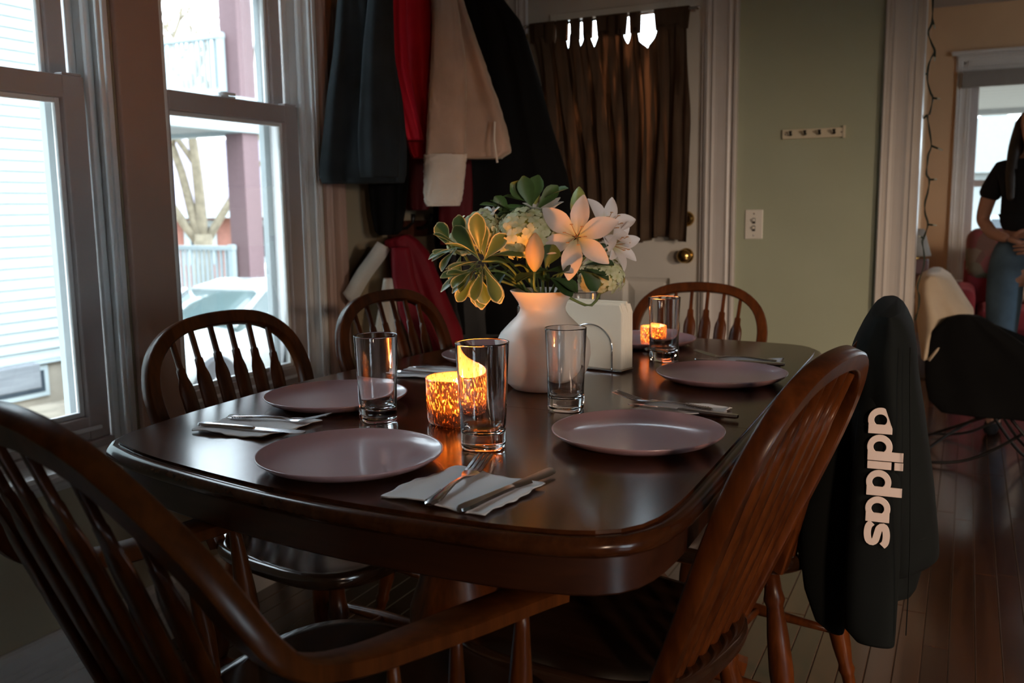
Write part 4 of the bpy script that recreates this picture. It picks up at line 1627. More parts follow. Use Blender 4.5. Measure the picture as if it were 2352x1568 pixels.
# ================================================================== COATS ON THE WINDOW WALL
rk = thing('coat_rack', 'wooden peg rail above the hanging coats on the window wall', 'coat rack', (XW, 3.08, 1.86))
MB().box((0, -.52, 0), (.022, .52, .10)).build('rail', 'dark_wood', rk, bevel=.004)
for i in range(7):
    y = -.46 + i * .153
    MB().tube([(.02, y, .03), (.06, y, .035), (.085, y, .055), (.088, y, .085)], [.006, .006, .006, .009], 8, up=(0, 1, 0)).build('hook', 'black_metal', rk, smooth=True)
r2 = thing('coat_rack', 'lower peg rail holding the lower row of coats', 'coat rack', (XW, 3.08, 1.02))
MB().box((0, -.30, 0), (.022, .30, .06)).build('rail', 'dark_wood', r2, bevel=.004)
for i in range(5):
    y = -.26 + i * .13
    MB().tube([(.02, y, .03), (.06, y, .035), (.085, y, .055), (.088, y, .085)], [.006, .006, .006, .009], 8, up=(0, 1, 0)).build('hook', 'black_metal', r2, smooth=True)


def coat(name, label, cat, mat, rows, c, thick, ang, **kw):
    o = drape(rows, c, thick, ang=ang, **kw).build(name, mat, smooth=True)
    ctr = V((c[0], c[1], rows[-1][0]))
    o.data.transform(Matrix.Translation(-ctr))
    o.location = ctr
    return tag(o, label, cat)


def part_drape(name, mat, parent, rows, c, thick, ang, **kw):
    o = drape(rows, c, thick, ang=ang, **kw).build(name, mat, parent, smooth=True)
    o.data.transform(Matrix.Translation(-parent.location))
    return o


HG = 'coats hanging by the window'
k = coat('coat', 'charcoal wool coat hanging closest to the window', 'coat', 'coat_charcoal',
         [(1.93, -.05, -.02), (1.90, -.105, .0), (1.761, -.138, .010), (1.606, -.157, .03), (1.461, -.183, .053), (1.327, -.202, .062), (1.233, -.215, .058), (1.205, -.207, .050)], (-1.66, 2.5), .16, 33.6, folds=3, amp=.30, seed=2)
part_drape('lapel', 'coat_charcoal', k, [(1.85, -.04, .02), (1.6, -.075, .02), (1.35, -.10, .03), (1.22, -.10, .02)], (-1.60, 2.43), .06, 33.6, folds=2, amp=.3, seed=8)
coat('coat', 'black coat whose hem hangs down below the charcoal coat', 'coat', 'coat_black',
     [(1.90, -.08, .02), (1.6, -.13, .05), (1.378, -.141, .045), (1.209, -.098, .038), (1.123, -.094, .025), (1.051, -.082, .011), (1.037, -.069, -.004)], (-1.73, 2.66), .12, 33.3, folds=3, seed=3)
k = coat('rain_jacket', 'bright red jacket hanging between the charcoal and the cream coats', 'jacket', 'coat_red',
         [(1.93, -.08, 0), (1.873, -.12, .028), (1.792, -.126, .031), (1.629, -.128, .034), (1.518, -.118, .034), (1.434, -.085, .036), (1.307, -.053, .033), (1.290, -.044, .026)], (-1.63, 2.68), .13, 31.3, folds=2, amp=.38, seed=5)
part_drape('sleeve', 'coat_red', k, [(1.88, -.11, -.04), (1.7, -.12, -.045), (1.55, -.115, -.04), (1.42, -.075, -.015), (1.34, -.055, .0)], (-1.585, 2.60), .07, 31.3, folds=2, amp=.35, seed=6)
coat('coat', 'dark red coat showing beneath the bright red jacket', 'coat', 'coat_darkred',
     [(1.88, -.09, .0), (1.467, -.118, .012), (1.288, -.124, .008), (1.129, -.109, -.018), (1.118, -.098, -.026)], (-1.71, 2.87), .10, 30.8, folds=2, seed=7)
k = coat('shearling_jacket', 'cream fuzzy jacket with a long cuffed sleeve beside the red jacket', 'jacket', 'coat_cream',
         [(1.93, -.02, .02), (1.872, -.042, .038), (1.791, -.058, .045), (1.682, -.058, .081), (1.586, -.063, .115), (1.489, -.059, .149), (1.376, -.061, .184), (1.305, -.059, .197), (1.286, -.042, .168)], (-1.55, 2.72), .15, 29.7, folds=2, amp=.45, seed=9, fuzz=.0022, levels=46)
sl = part_drape('sleeve', 'coat_cream', k, [(1.80, -.05, .015), (1.577, -.066, .043), (1.45, -.078, .042), (1.372, -.084, .038), (1.29, -.090, .034)], (-1.475, 2.60), .085, 29.7, folds=1, amp=.3, seed=10, fuzz=.0022)
o = drape([(1.292, -.095, .040), (1.261, -.096, .036), (1.149, -.099, .021), (1.130, -.090, .012)], (-1.475, 2.60), .095, ang=29.7, folds=1, amp=.15, seed=11, fuzz=.0030).build('cuff', 'coat_cuff', sl, smooth=True)
o.data.transform(Matrix.Translation(-k.location))
MB().tube([(.165, -.01, .11), (.172, -.03, .05), (.185, -.035, -.02)], .0035, 6).build('drawstring', 'coat_cuff', k)
coat('coat', 'big black coat filling the corner by the door', 'coat', 'coat_black',
     [(1.964, -.19, -.055), (1.872, -.175, -.02), (1.78, -.185, .054), (1.579, -.19, .116), (1.405, -.21, .163), (1.246, -.23, .215), (1.084, -.263, .250), (.92, -.283, .262), (.754, -.281, .248), (.654, -.267, .208)], (-1.55, 3.15), .22, 26.2, folds=5, amp=.30, seed=13)
coat('coat', 'black coat below the cream sleeve', 'coat', 'coat_black',
     [(1.80, -.05, .06), (1.308, -.067, .1), (1.167, -.07, .097), (.992, -.067, .078), (.863, -.054, .059)], (-1.73, 3.02), .10, 30, folds=3, seed=14)
coat('scarf', 'dark red scarf end hanging below the cream cuff', 'scarf', 'coat_darkred',
     [(1.95, -.03, .02), (1.75, -.03, .04), (1.181, -.060, .060), (1.089, -.064, .056), (.995, -.06, .046)], (-1.63, 2.88), .05, 29.6, folds=2, seed=15)
# lower row
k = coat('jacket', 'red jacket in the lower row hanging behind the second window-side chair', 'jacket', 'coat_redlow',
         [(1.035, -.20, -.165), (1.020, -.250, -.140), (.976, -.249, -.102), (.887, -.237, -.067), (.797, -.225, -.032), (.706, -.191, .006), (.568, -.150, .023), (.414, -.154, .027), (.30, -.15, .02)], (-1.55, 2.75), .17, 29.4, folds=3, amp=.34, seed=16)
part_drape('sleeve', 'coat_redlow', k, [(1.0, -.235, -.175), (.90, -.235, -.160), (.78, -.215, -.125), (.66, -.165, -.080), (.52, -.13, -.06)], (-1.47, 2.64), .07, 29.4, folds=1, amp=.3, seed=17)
k = coat('jacket', 'cream jacket with pale turned collar in the lower row', 'jacket', 'coat_tan',
         [(1.00, -.181, -.140), (.955, -.205, -.125), (.857, -.255, -.088), (.806, -.276, -.075), (.718, -.285, -.071), (.584, -.287, -.06), (.433, -.293, -.064), (.32, -.28, -.07)], (-1.62, 2.69), .14, 31, folds=3, amp=.28, seed=18)
mb = MB()
pth = smooth_path([(-1.62 + .858 * u + dx, 2.69 + .514 * u + dy, z) for u, z, dx, dy in ((-.155, 1.005, .045, -.075), (-.185, .965, .05, -.08), (-.225, .91, .05, -.085), (-.262, .855, .05, -.08), (-.282, .835, .05, -.075))], 20)
mb.sweep(pth, [(-.024, -.004), (0, -.010), (.024, -.004), (.026, .004), (0, .012), (-.026, .004)], up=(.45, -.8, .2))
o = mb.build('collar', 'coat_white', k, smooth=True)
o.data.transform(Matrix.Translation(-k.location))
part_drape('front_flap', 'coat_white', k, [(.90, -.165, -.125), (.80, -.185, -.115), (.66, -.215, -.11), (.52, -.22, -.12), (.40, -.21, -.13)], (-1.56, 2.60), .05, 31, folds=2, amp=.3, seed=19)
coat('jacket', 'black jacket hanging leftmost in the lower row of coats', 'jacket', 'coat_black',
     [(.995, -.127, -.084), (.923, -.186, -.086), (.866, -.221, -.095), (.779, -.245, -.098), (.661, -.258, -.102), (.572, -.267, -.105), (.438, -.277, -.11), (.35, -.27, -.11)], (-1.70, 2.68), .10, 32.3, folds=2, seed=20)
coat('bag', 'tan fabric bag behind the lower coats next to the window trim', 'bag', 'coat_tan',
     [(1.045, -.145, -.115), (1.035, -.158, -.099), (1.005, -.182, -.089), (.946, -.195, -.091), (.856, -.206, -.102), (.70, -.20, -.10)], (-1.78, 2.81), .07, 32.3, folds=1, amp=.15, seed=21)
coat('coat', 'dark coat in the lower row behind the vase', 'coat', 'coat_grey',
     [(1.02, -.09, .03), (.96, -.13, .06), (.762, -.13, .080), (.663, -.116, .098), (.513, -.119, .096), (.344, -.139, .093)], (-1.64, 3.07), .14, 28, folds=4, seed=22)
coat('jeans', 'teal blue garment hanging low beside the window trim', 'jeans', 'denim',
     [(.70, -.30, -.20), (.60, -.315, -.20), (.50, -.31, -.20), (.36, -.30, -.21)], (-1.74, 2.735), .06, 32, folds=1, seed=23)

# ================================================================== CURTAIN ON THE DOOR
cr = thing('curtain_rod', 'thin metal rod across the top of the door window', 'curtain rod', (-1.37, YB - .038, 1.889))
MB().tube([(-.365, 0, -.006), (.372, 0, 0)], .0058, 12, up=(0, 0, 1)).build('rod', 'steel', cr, smooth=True)
for s in (-.372, .378):
    MB().lathe([(.0005, -.008), (.008, -.006), (.010, 0), (.008, .006), (.0005, .008)], (s, 0, -.003 + .003 * s), 12).build('finial', 'steel', cr, smooth=True)
for s in (-.345, .350):
    MB().tube([(s, 0, 0), (s, .024, -.002), (s, .046, -.002)], .004, 8).build('bracket', 'steel', cr, smooth=True)
cu = thing('tab_curtain', 'brown tab-top curtain hanging over the door window', 'curtain', (-1.37, YB - .040, 1.86))
GAPS = [(-.232, .008), (-.170, .009), (-.115, .010), (-.055, .014), (.088, .011), (.173, .034)]
TABS = [(-.345, -.240), (-.224, -.179), (-.161, -.125), (-.105, -.069), (-.041, .077), (.099, .139), (.207, .335)]


def cur(u, v):
    t = v
    xa = -.345 + .115 * t ** .7
    xb = .335 + .012 * sin(3 * t)
    x = xa + (xb - xa) * u
    ztop = -.026
    x0 = -.345 + .68 * u
    for g, hw in GAPS:
        q = abs(x0 - g) / (hw * 1.35)
        if q < 1:
            ztop = -.026 - (.062 if hw < .03 else .085) * (1 - q) ** .55
    zbot = -.885 + .012 * sin(17 * u) + .010 * u
    z = ztop + (zbot - ztop) * t
    k = .35 + .65 * min(1, t * 2.2)
    ph = 2 * pi * 9.5 * u + 1.1 * sin(4 * t + 5 * u)
    y = (.019 * sin(ph) + .008 * sin(2 * pi * 23 * u + 3 * t)) * k + .004 * sin(9 * t + 14 * u)
    x += .011 * sin(ph * 2 + .6) * k
    return (x, y - .010, z)


MB().grid(cur, 300, 50).build('panel', 'curtain_brown', cu, smooth=True, solid=.0012)
for (qa, qb) in TABS:
    q, w = (qa + qb) / 2, (qb - qa) / 2
    zt = [(.0095 * cos(a), .0095 * sin(a)) for a in [pi * i / 10 for i in range(11)]]
    loop = [(.0095, -.075)] + zt + [(-.0095, -.075)]
    rg = []
    for a, b in loop:
        f_ = 1.12 - 1.6 * max(0, -b)
        rg.append([(q - w * f_, a + .002, b + .028 + .006 * q), (q + w * f_, a + .002, b + .028 + .006 * q)])
    mb = MB()
    n0 = len(rg)
    mb.add([p for r in rg for p in r], [(2 * i, 2 * i + 1, 2 * i + 3, 2 * i + 2) for i in range(n0 - 1)])
    mb.build('tab', 'curtain_brown', cu, solid=.0015)

# ================================================================== WALL HOOKS, LIGHT SWITCH
hb = thing('hook_board', 'small cream board with four pegs on the green wall', 'hook rack', (-.548, YB, 1.387))
MB().box((-.115, -.012, -.018), (.115, 0, .018)).build('board', 'hook_board', hb, bevel=.003)
for i, x in enumerate((-.080, -.027, .026, .079)):
    MB().tube([(x, -.010, -.001), (x, -.026, -.004), (x, -.034, .004), (x, -.036, .010)], [.0045, .0040, .0045, .0065], 10, up=(1, 0, 0)).build('peg', 'black_metal', hb, smooth=True)
for x in (-.103, .103):
    MB().lathe([(.0005, 0), (.003, 0), (.0005, .0012)], (0, 0, 0), 10).build('screw', 'steel', hb).matrix_local = Matrix.Translation((x, -.012, 0)) @ Matrix.Rotation(R(90), 4, 'X')
MB().box((.108, -.016, -.022), (.117, 0, .024)).build('end_bracket', 'hook_board', hb, bevel=.001)
ls = thing('light_switch', 'white double toggle light switch plate beside the door trim', 'light switch', (-.764, YB, 1.043))
MB().box((-.035, -.006, -.058), (.035, 0, .058)).build('plate', 'switch_plastic', ls, bevel=.003)
for z in (.014, -.016):
    MB().box((-.006, -.008, z - .011), (.006, -.005, z + .011)).build('slot', 'dark_hole', ls)
    MB().box((-.0042, -.019, z - .002), (.0042, -.006, z + .008)).build('toggle', 'switch_plastic', ls, bevel=.001)
for z in (.042, -.044):
    o = MB().lathe([(.0005, 0), (.0035, 0), (.0005, .0012)], (0, 0, 0), 10).build('screw', 'steel', ls)
    o.matrix_local = Matrix.Translation((0, -.006, z)) @ Matrix.Rotation(R(90), 4, 'X')

# ================================================================== JACKET WITH LETTERING
jk = thing('sports_jacket', 'dark green black jacket with cream lettering down its sleeve over a chair', 'jacket', (-.10, 1.86, .25))


JS = .905


def jp(name, mat, rows, c, thick, ang, parent=jk, **kw):
    rows = [(1.125 + (z - 1.125) * JS, l * JS, r * JS) for z, l, r in rows]
    c = (c[0] * JS, c[1] * JS)
    thick *= JS
    o = drape(rows, c, thick, ang=ang, **kw).build(name, mat, parent, smooth=True)
    o.data.transform(Matrix.Translation(-jk.location))
    return o


jp('body', 'jacket_green', [(.914, -.046, -.002), (.909, -.054, .006), (.897, -.062, .014), (.876, -.074, .024), (.839, -.09, .031), (.775, -.092, .039), (.682, -.093, .056), (.54, -.092, .079), (.397, -.087, .097), (.384, -.086, .085)], (-.115, 2.08), .43, 3.2, folds=2, amp=.10, seed=31)
jp('lining', 'jacket_green', [(.464, -.083, .078), (.388, -.08, .072), (.329, -.078, .058), (.317, -.077, .05)], (-.115, 2.04), .25, 3.3, folds=2, amp=.1, seed=32)
sv = jp('sleeve', 'jacket_green', [(.905, -.038, -.020), (.895, -.051, -.013), (.807, -.063, .005), (.679, -.07, .015), (.548, -.077, .021), (.415, -.079, .021), (.287, -.076, .019), (.266, -.055, .018)], (-.105, 1.87), .070, 3.2, folds=1, amp=.06, seed=33)
jp('sleeve', 'jacket_green', [(.83, .0, .03), (.789, -.009, .034), (.653, -.046, .038), (.512, -.085, .035), (.417, -.086, .026), (.322, -.074, .016), (.256, -.05, .015), (.238, -.023, .011)], (-.2, 1.95), .09, 5.9, folds=1, amp=.12, seed=34)
mb = MB()
mb.tube(smooth_path([(x * JS, y * JS, 1.125 + (z - 1.125) * JS) for x, y, z in ((-.083, 1.823, .86), (-.080, 1.820, .78), (-.072, 1.822, .62), (-.066, 1.826, .45), (-.066, 1.832, .30))], 30), .0011, 6, up=(1, 0, 0))
o = mb.build('sleeve_seam', 'jacket_green', jk)
o.data.transform(Matrix.Translation(-jk.location))

# lettering: built along local x (text direction), y up, then turned to read downwards
XH, AS = .0425, .0630


def ring(mb, cx, cy, ro, ri, z0, z1, n=40, sx=1.0):
    po = [(cx + ro * sx * cos(2 * pi * i / n), cy + ro * sin(2 * pi * i / n)) for i in range(n)]
    pi_ = [(cx + ri * sx * .92 * cos(2 * pi * i / n), cy + ri * sin(2 * pi * i / n)) for i in range(n)]
    rg = [[(x, y, z0) for x, y in po], [(x, y, z1) for x, y in po], [(x, y, z1) for x, y in pi_], [(x, y, z0) for x, y in pi_]]
    mb.rings(rg, closed=True)


def letter(ch):
    mb = MB()
    r = XH / 2 + .0012
    z0, z1 = 0, .0030
    if ch in 'ad':
        ring(mb, r * 1.08, XH / 2, r, r * .50, z0, z1, sx=1.08)
        xs = r * 2.16
        mb.box((xs - .0155, 0, z0), (xs + .0025, XH if ch == 'a' else AS, z1 + .0002))
        w = xs + .0025
    elif ch == 'i':
        mb.box((0, 0, z0), (.0150, XH, z1))
        mb.box((0, XH + .0050, z0), (.0150, AS, z1))
        w = .0150
    else:
        w = .0460
        h = XH
        cl = [(w * .99, h * .74), (w * .86, h * .855), (w * .66, h * .895), (w * .42, h * .89), (w * .20, h * .82), (w * .145, h * .70), (w * .24, h * .585), (w * .50, h * .515), (w * .76, h * .445), (w * .865, h * .32), (w * .80, h * .17), (w * .58, h * .105), (w * .34, h * .105), (w * .14, h * .155), (w * .01, h * .27)]
        path = smooth_path([(x, y, 0) for x, y in cl], 40)
        mb.sweep([(p.x, p.y, (z0 + z1) / 2) for p in path], [(-.0064, -.0015), (.0064, -.0015), (.0064, .0015), (-.0064, .0015)])
    return mb, w


gap = .0018
pos = 0.0
ang_ = R(3.2)
ux = V((cos(ang_), sin(ang_), 0))
nn = V((-sin(ang_), cos(ang_), 0))          # away from the viewer side of the jacket
for i, chh in enumerate('adidas'):
    mb, w = letter(chh)
    t = pos / .30
    org = V((-.101, 1.8300, 0)) + ux * (-.0485 + .003 * t)
    vs = []
    for (x, y, z) in mb.v:
        p = org + ux * y - nn * (z - .0008)
        p.z = .7425 - (pos + x) * .985
        p = V((p.x * JS, p.y * JS, 1.125 + (p.z - 1.125) * JS))
        vs.append(tuple(p - jk.location))
    mb.v = vs
    mb.build('logo_letter', 'logo_print', jk, bevel=.0006)
    pos += w + gap

# ================================================================== STRING LIGHTS
st_ = thing('string_lights', 'dark green string of fairy lights hanging down the opening edge', 'string lights', (-.15, 3.90, .66))
SP = [(-.159, 2.05), (-.160, 1.95), (-.159, 1.863), (-.158, 1.793), (-.162, 1.77), (-.17, 1.747), (-.156, 1.707), (-.144, 1.678), (-.156, 1.652), (-.164, 1.621), (-.164, 1.573), (-.15, 1.525), (-.142, 1.508), (-.151, 1.45), (-.158, 1.445), (-.148, 1.388), (-.139, 1.332), (-.148, 1.30), (-.150, 1.267), (-.151, 1.226), (-.140, 1.206), (-.143, 1.161), (-.151, 1.12), (-.149, 1.079), (-.137, 1.037), (-.149, .987), (-.154, .971), (-.146, .929), (-.144, .879), (-.162, .803), (-.155, .761), (-.155, .718), (-.165, .667)]
for k in range(2):
    pth = smooth_path([(x + .15 + .0022 * sin(40 * z + 3.1 * k), .0022 * cos(40 * z + 3.1 * k), z - .66) for x, z in SP], 160)
    MB().tube(pth, .0022, 6, up=(1, 0, 0)).build('wire', 'wire_green', st_, smooth=True)
for i, (a, b) in enumerate([((-.158, 1.793), (-.149, 1.765)), ((-.144, 1.678), (-.142, 1.648)), ((-.142, 1.508), (-.121, 1.503)), ((-.160, 1.445), (-.176, 1.430)), ((-.139, 1.332), (-.107, 1.317)), ((-.136, 1.206), (-.118, 1.206)), ((-.137, 1.037), (-.112, 1.034)), ((-.149, .985), (-.160, .990)), ((-.164, 1.60), (-.174, 1.595))]):
    a, b = V((a[0] + .15, -.004, a[1] - .66)), V((b[0] + .15, -.012, b[1] - .66))
    d = (b - a)
    L = max(d.length, .02)
    d = d.normalized()
    s_ = MB().tube([a, a + d * L * .75], [.0042, .0034], 8, up=(0, 1, 0)).build('socket', 'wire_green', st_, smooth=True)
    MB().tube([a + d * L * .7, a + d * L * .95, a + d * L * 1.15, a + d * (L * 1.3)], [.0030, .0036, .0032, .0006], 8, up=(0, 1, 0)).build('bulb', 'bulb_plastic', s_, smooth=True)

# ================================================================== FLOWERS
RIM = V((-.757, 1.680, ZT + .19))


def leaf_geo(base, dr_, up_, L, W, bend=.25, cup=.15, obo=.62, nu=7, nv=9, pw=.62):
    """one leaf/petal: returns verts, faces, uvs; dr_ = growing direction, up_ = upper face"""
    dr_, up_ = V(dr_).normalized(), V(up_)
    up_ = (up_ - dr_ * up_.dot(dr_)).normalized()
    sd = dr_.cross(up_)
    vs, uv = [], []
    ex = math.log(.5) / math.log(obo)
    p = V(base)
    d = dr_.copy()
    step = L / (nv - 1)
    rows_ = []
    for j in range(nv):
        v = j / (nv - 1)
        w = W * max(0, sin(pi * min(v ** ex, 1) * .992)) ** pw * (.55 + .45 * min(1, v / obo)) + .0005
        if j:
            d = (d - up_ * bend * step / L * 1.1).normalized()
            p = p + d * step
        nrm = sd.cross(d) * -1
        if nrm.dot(up_) < 0:
            nrm = -nrm
        for i in range(nu):
            u = i / (nu - 1) * 2 - 1
            q = p + sd * (u * w) + nrm * (cup * w * u * u)
            vs.append(tuple(q))
            uv.append((max(abs(u), (v - .80) / .20), v))
    fs = [(j * nu + i, j * nu + i + 1, (j + 1) * nu + i + 1, (j + 1) * nu + i) for j in range(nv - 1) for i in range(nu - 1)]
    return vs, fs, uv


def add_leaf(name, mat, parent, base, dr_, up_, L, W, **kw):
    vs, fs, uv = leaf_geo(base, dr_, up_, L, W, **kw)
    o = parent.location
    mb = MB()
    mb.add([tuple(V(p) - o) for p in vs], fs)
    mb.uv = uv
    return mb.build(name, mat, parent, smooth=True)


def stem(parent, pts, r=.0022, mat='stem_green'):
    o = parent.location
    return MB().tube([tuple(p - o) for p in smooth_path(pts, 14)], r, 7, up=(1, .3, 0)).build('stem', mat, parent, smooth=True)


def perp(a):
    a = V(a).normalized()
    u = a.cross(V((0, 0, 1)))
    if u.length < .1:
        u = a.cross(V((0, 1, 0)))
    u.normalize()
    return u, a.cross(u)


def rim_pt(dx, dy=0, dz=0):
    return RIM + V((dx, dy, dz))


def lily(label, c, axis, L, W, a0, a1, mat='petal_white', n=6, phase=0.0, st_from=(0, 0, 0), stamens=True):
    c, axis = V(c), V(axis).normalized()
    f = thing('lily', label, 'flower', RIM + V(st_from) + V((0, 0, -.06)))
    u, w = perp(axis)
    for k in range(n):
        ph = phase + 2 * pi * k / n
        rd = u * cos(ph) + w * sin(ph)
        big = 1.0 if k % 2 else .90
        d = (axis * cos(a0) + rd * sin(a0)).normalized()
        up_ = (axis * sin(a0) - rd * cos(a0))
        add_leaf('petal', mat, f, c - axis * .018 + rd * .004 - d * 0, d, up_, L * (1 if k % 2 else .95), W * big, bend=(a1 - a0), cup=.32, obo=.48, nu=7, nv=11, pw=.85)
    if stamens:
        mb = MB()
        for k in range(6):
            ph = phase + .5 + 2 * pi * k / 6
            rd = u * cos(ph) + w * sin(ph)
            t = c - axis * .010 + (axis * .9 + rd * .42).normalized() * L * .55
            mb.tube([tuple(V(p) - f.location) for p in (c - axis * .015, t)], .0007, 5, up=rd)
            mb.tube([tuple(V(p) - f.location) for p in (t - u * .003, t + u * .003)], .0011, 5, up=axis)
        mb.build('stamen', 'stamen', f)
    stem(f, [c - axis * .016, c - axis * .05 + V((0, 0, -.02)), rim_pt(*st_from), rim_pt(*st_from) + V((0, 0, -.06))], .0026)
    return f


def bud(name, label, mat, c, axis, L, W, st_from):
    """closed lily bud, three-sided with grooves; c = bottom of the bud"""
    c, axis = V(c), V(axis).normalized()
    f = thing(name, label, 'flower', RIM + V(st_from) + V((0, 0, -.06)))
    u, w = perp(axis)
    rg, uv = [], []
    for v, r in ((0, .12), (.08, .42), (.2, .72), (.38, .97), (.52, 1.0), (.68, .90), (.82, .66), (.93, .36), (1.0, .08)):
        ring_ = []
        for i in range(24):
            a = 2 * pi * i / 24
            rr = W * r * (1 + .10 * cos(3 * a) - .05 * abs(cos(1.5 * a)) ** 8)
            ring_.append(tuple(c + axis * (L * v) + u * (rr * cos(a)) + w * (rr * sin(a)) - f.location))
            uv.append((0, v))
        rg.append(ring_)
    mb = MB().rings(rg)
    mb.uv = uv
    mb.build('bud', mat, f, smooth=True)
    stem(f, [c + axis * .002, c - axis * .03, rim_pt(*st_from), rim_pt(*st_from) + V((0, 0, -.06))], .0026)
    return f


def hydrangea(label, c, r, st_from, seed, flat=.85, nfl=64):
    rnd = random.Random(seed)
    c = V(c)
    f = thing('hydrangea', label, 'flower', RIM + V(st_from) + V((0, 0, -.06)))
    mb = MB()
    uvs = []
    for k in range(nfl):
        z = 1 - 2 * (k + .5) / nfl * .86
        a = k * 2.39996
        s = sqrt(max(0, 1 - z * z))
        n = V((s * cos(a), s * sin(a), z))
        p = c + V((n.x * r, n.y * r, n.z * r * flat)) * rnd.uniform(.90, 1.04)
        n = (n + V((rnd.uniform(-.25, .25), rnd.uniform(-.25, .25), rnd.uniform(-.25, .25)))).normalized()
        u, w = perp(n)
        ro = rnd.uniform(0, 1.6)
        for q in range(4):
            ph = ro + q * pi / 2
            d = (u * cos(ph) + w * sin(ph) + n * .22).normalized()
            vs, fs, uv = leaf_geo(p, d, n, r * .27, r * .125, bend=.5, cup=.25, obo=.55, nu=3, nv=4)
            mb.add([tuple(V(x) - f.location) for x in vs], fs)
            uvs += uv
    mb.uv = uvs
    mb.build('florets', 'floret', f, smooth=True, kind='stuff')
    core = MB().lathe([(.0005, -r * .75), (r * .55, -r * .5), (r * .82, 0), (r * .6, r * .52), (.0005, r * .72)], tuple(c - f.location), 14).build('core', 'bud_green', f, smooth=True)
    stem(f, [c - V((0, 0, r * .5)), c - V((0, 0, r)) * 1.1 + (RIM - c) * .2, rim_pt(*st_from), rim_pt(*st_from) + V((0, 0, -.06))], .0030)
    return f


TOC = V((.40, -.91, .08))
lily('open pink white lily facing the camera at the right of the bouquet', (-.668, 1.640, 1.068), (.30, -.93, .12), .086, .0200, R(40), R(128), phase=.35, st_from=(.018, -.006, 0))
lily('white lily half open behind the facing lily at the right edge', (-.640, 1.735, 1.085), (.75, -.45, .45), .072, .017, R(30), R(95), phase=.1, st_from=(.022, .014, 0))
lily('small many petalled white lily low on the right edge of the bouquet', (-.622, 1.745, 1.048), (.92, -.35, .12), .062, .013, R(24), R(88), n=7, phase=.6, st_from=(.026, .006, 0))
lily('white flower opening upward behind the middle hydrangea', (-.758, 1.690, 1.112), (.10, -.30, .95), .060, .0155, R(16), R(62), 'petal_pure', 7, .2, (.004, .018, 0), False)
lily('white lily turned up at the left behind the hydrangea', (-.860, 1.640, 1.100), (-.35, -.40, .80), .056, .015, R(20), R(85), 'petal_pure', 6, .5, (-.016, .010, 0), True)
bud('lily_bud', 'long cream lily bud lit orange by the candle in front of the bouquet', 'bud_cream', (-.7335, 1.592, 1.002), (.03, .0, 1), .074, .0180, (.008, -.026, 0))
bud('lily_bud', 'green yellow lily bud standing up above the open lily', 'bud_green', (-.683, 1.690, 1.092), (.02, 0, 1), .070, .0165, (.012, .012, 0))
bud('lily_bud', 'small pale green bud in the top leaves of the bouquet', 'bud_green', (-.782, 1.700, 1.125), (.08, 0, 1), .042, .0095, (-.004, .016, 0))
hydrangea('pale green hydrangea head in the middle of the bouquet', (-.775, 1.645, 1.070), .062, (0, -.010, 0), 1)
hydrangea('pale green hydrangea head at the upper left of the bouquet', (-.866, 1.628, 1.078), .046, (-.022, -.004, 0), 2, nfl=48)
hydrangea('small pale green hydrangea head at the far left behind the candlelit leaves', (-.905, 1.622, 1.052), .032, (-.026, .004, 0), 3, nfl=34)
hydrangea('pale green hydrangea head drooping at the lower right of the bouquet', (-.652, 1.735, .985), .047, (.028, .010, 0), 4, nfl=48)


def sprig(label, c, dirs, L, W, mat, st_from, seed, bend=.35, start=None, name='foliage_sprig'):
    rnd = random.Random(seed)
    c = V(c)
    f = thing(name, label, 'foliage', RIM + V(st_from) + V((0, 0, -.06)))
    for d in dirs:
        d = V(d).normalized()
        Lk = L * rnd.uniform(.82, 1.12)
        up_ = V((rnd.uniform(-.2, .2), rnd.uniform(-.5, -.1), 1)) if abs(d.z) < .75 else V((.3, -1, .3))
        d = (d + V((rnd.uniform(-.16, .16), rnd.uniform(-.16, .16), rnd.uniform(-.16, .16)))).normalized()
        add_leaf('leaf', mat, f, c + d * .006 + V((rnd.uniform(-.009, .009), rnd.uniform(-.009, .009), rnd.uniform(-.010, .010))), d, up_, Lk, W * rnd.uniform(.85, 1.12), bend=bend * rnd.uniform(.4, 1.4), cup=.28, obo=.68)
    stem(f, [c, c * .6 + RIM * .4 + V((0, 0, .02)), rim_pt(*st_from), rim_pt(*st_from) + V((0, 0, -.06))], .0024)
    return f


def view_dir(a, tow=0.0):
    """direction in the plane facing the viewer: a degrees counter-clockwise from screen right, tow = towards the viewer"""
    ux_, w_ = V((.912, .411, 0)), V((.411, -.912, 0))
    return ux_ * cos(R(a)) + V((0, 0, 1)) * sin(R(a)) + w_ * tow


sprig('variegated leaf sprig spreading left and lit orange by the candle', (-.840, 1.580, 1.022), [view_dir(a, t) for a, t in ((170, .2), (190, .35), (205, .1), (228, .4), (248, .2), (268, .45), (290, .2), (150, .3), (128, .1), (105, .3), (60, .3), (20, .4), (312, .35), (185, .9), (240, .9), (90, .8))], .082, .0165, 'leaf_variegated', (-.022, -.020, 0), 1)
sprig('variegated leaf sprig hanging lowest at the left of the vase neck', (-.852, 1.574, .998), [view_dir(a, t) for a, t in ((182, .3), (215, .3), (238, .15), (258, .35), (278, .2), (305, .4), (200, .8), (160, .5))], .058, .0150, 'leaf_variegated', (-.026, -.012, 0), 2, .35)
sprig('variegated leaf sprig at the far left edge of the bouquet', (-.898, 1.585, 1.045), [view_dir(a, t) for a, t in ((175, .2), (150, .3), (200, .3), (120, .2), (225, .4), (95, .3), (250, .3), (170, .8))], .055, .0135, 'leaf_variegated', (-.028, -.002, 0), 3)
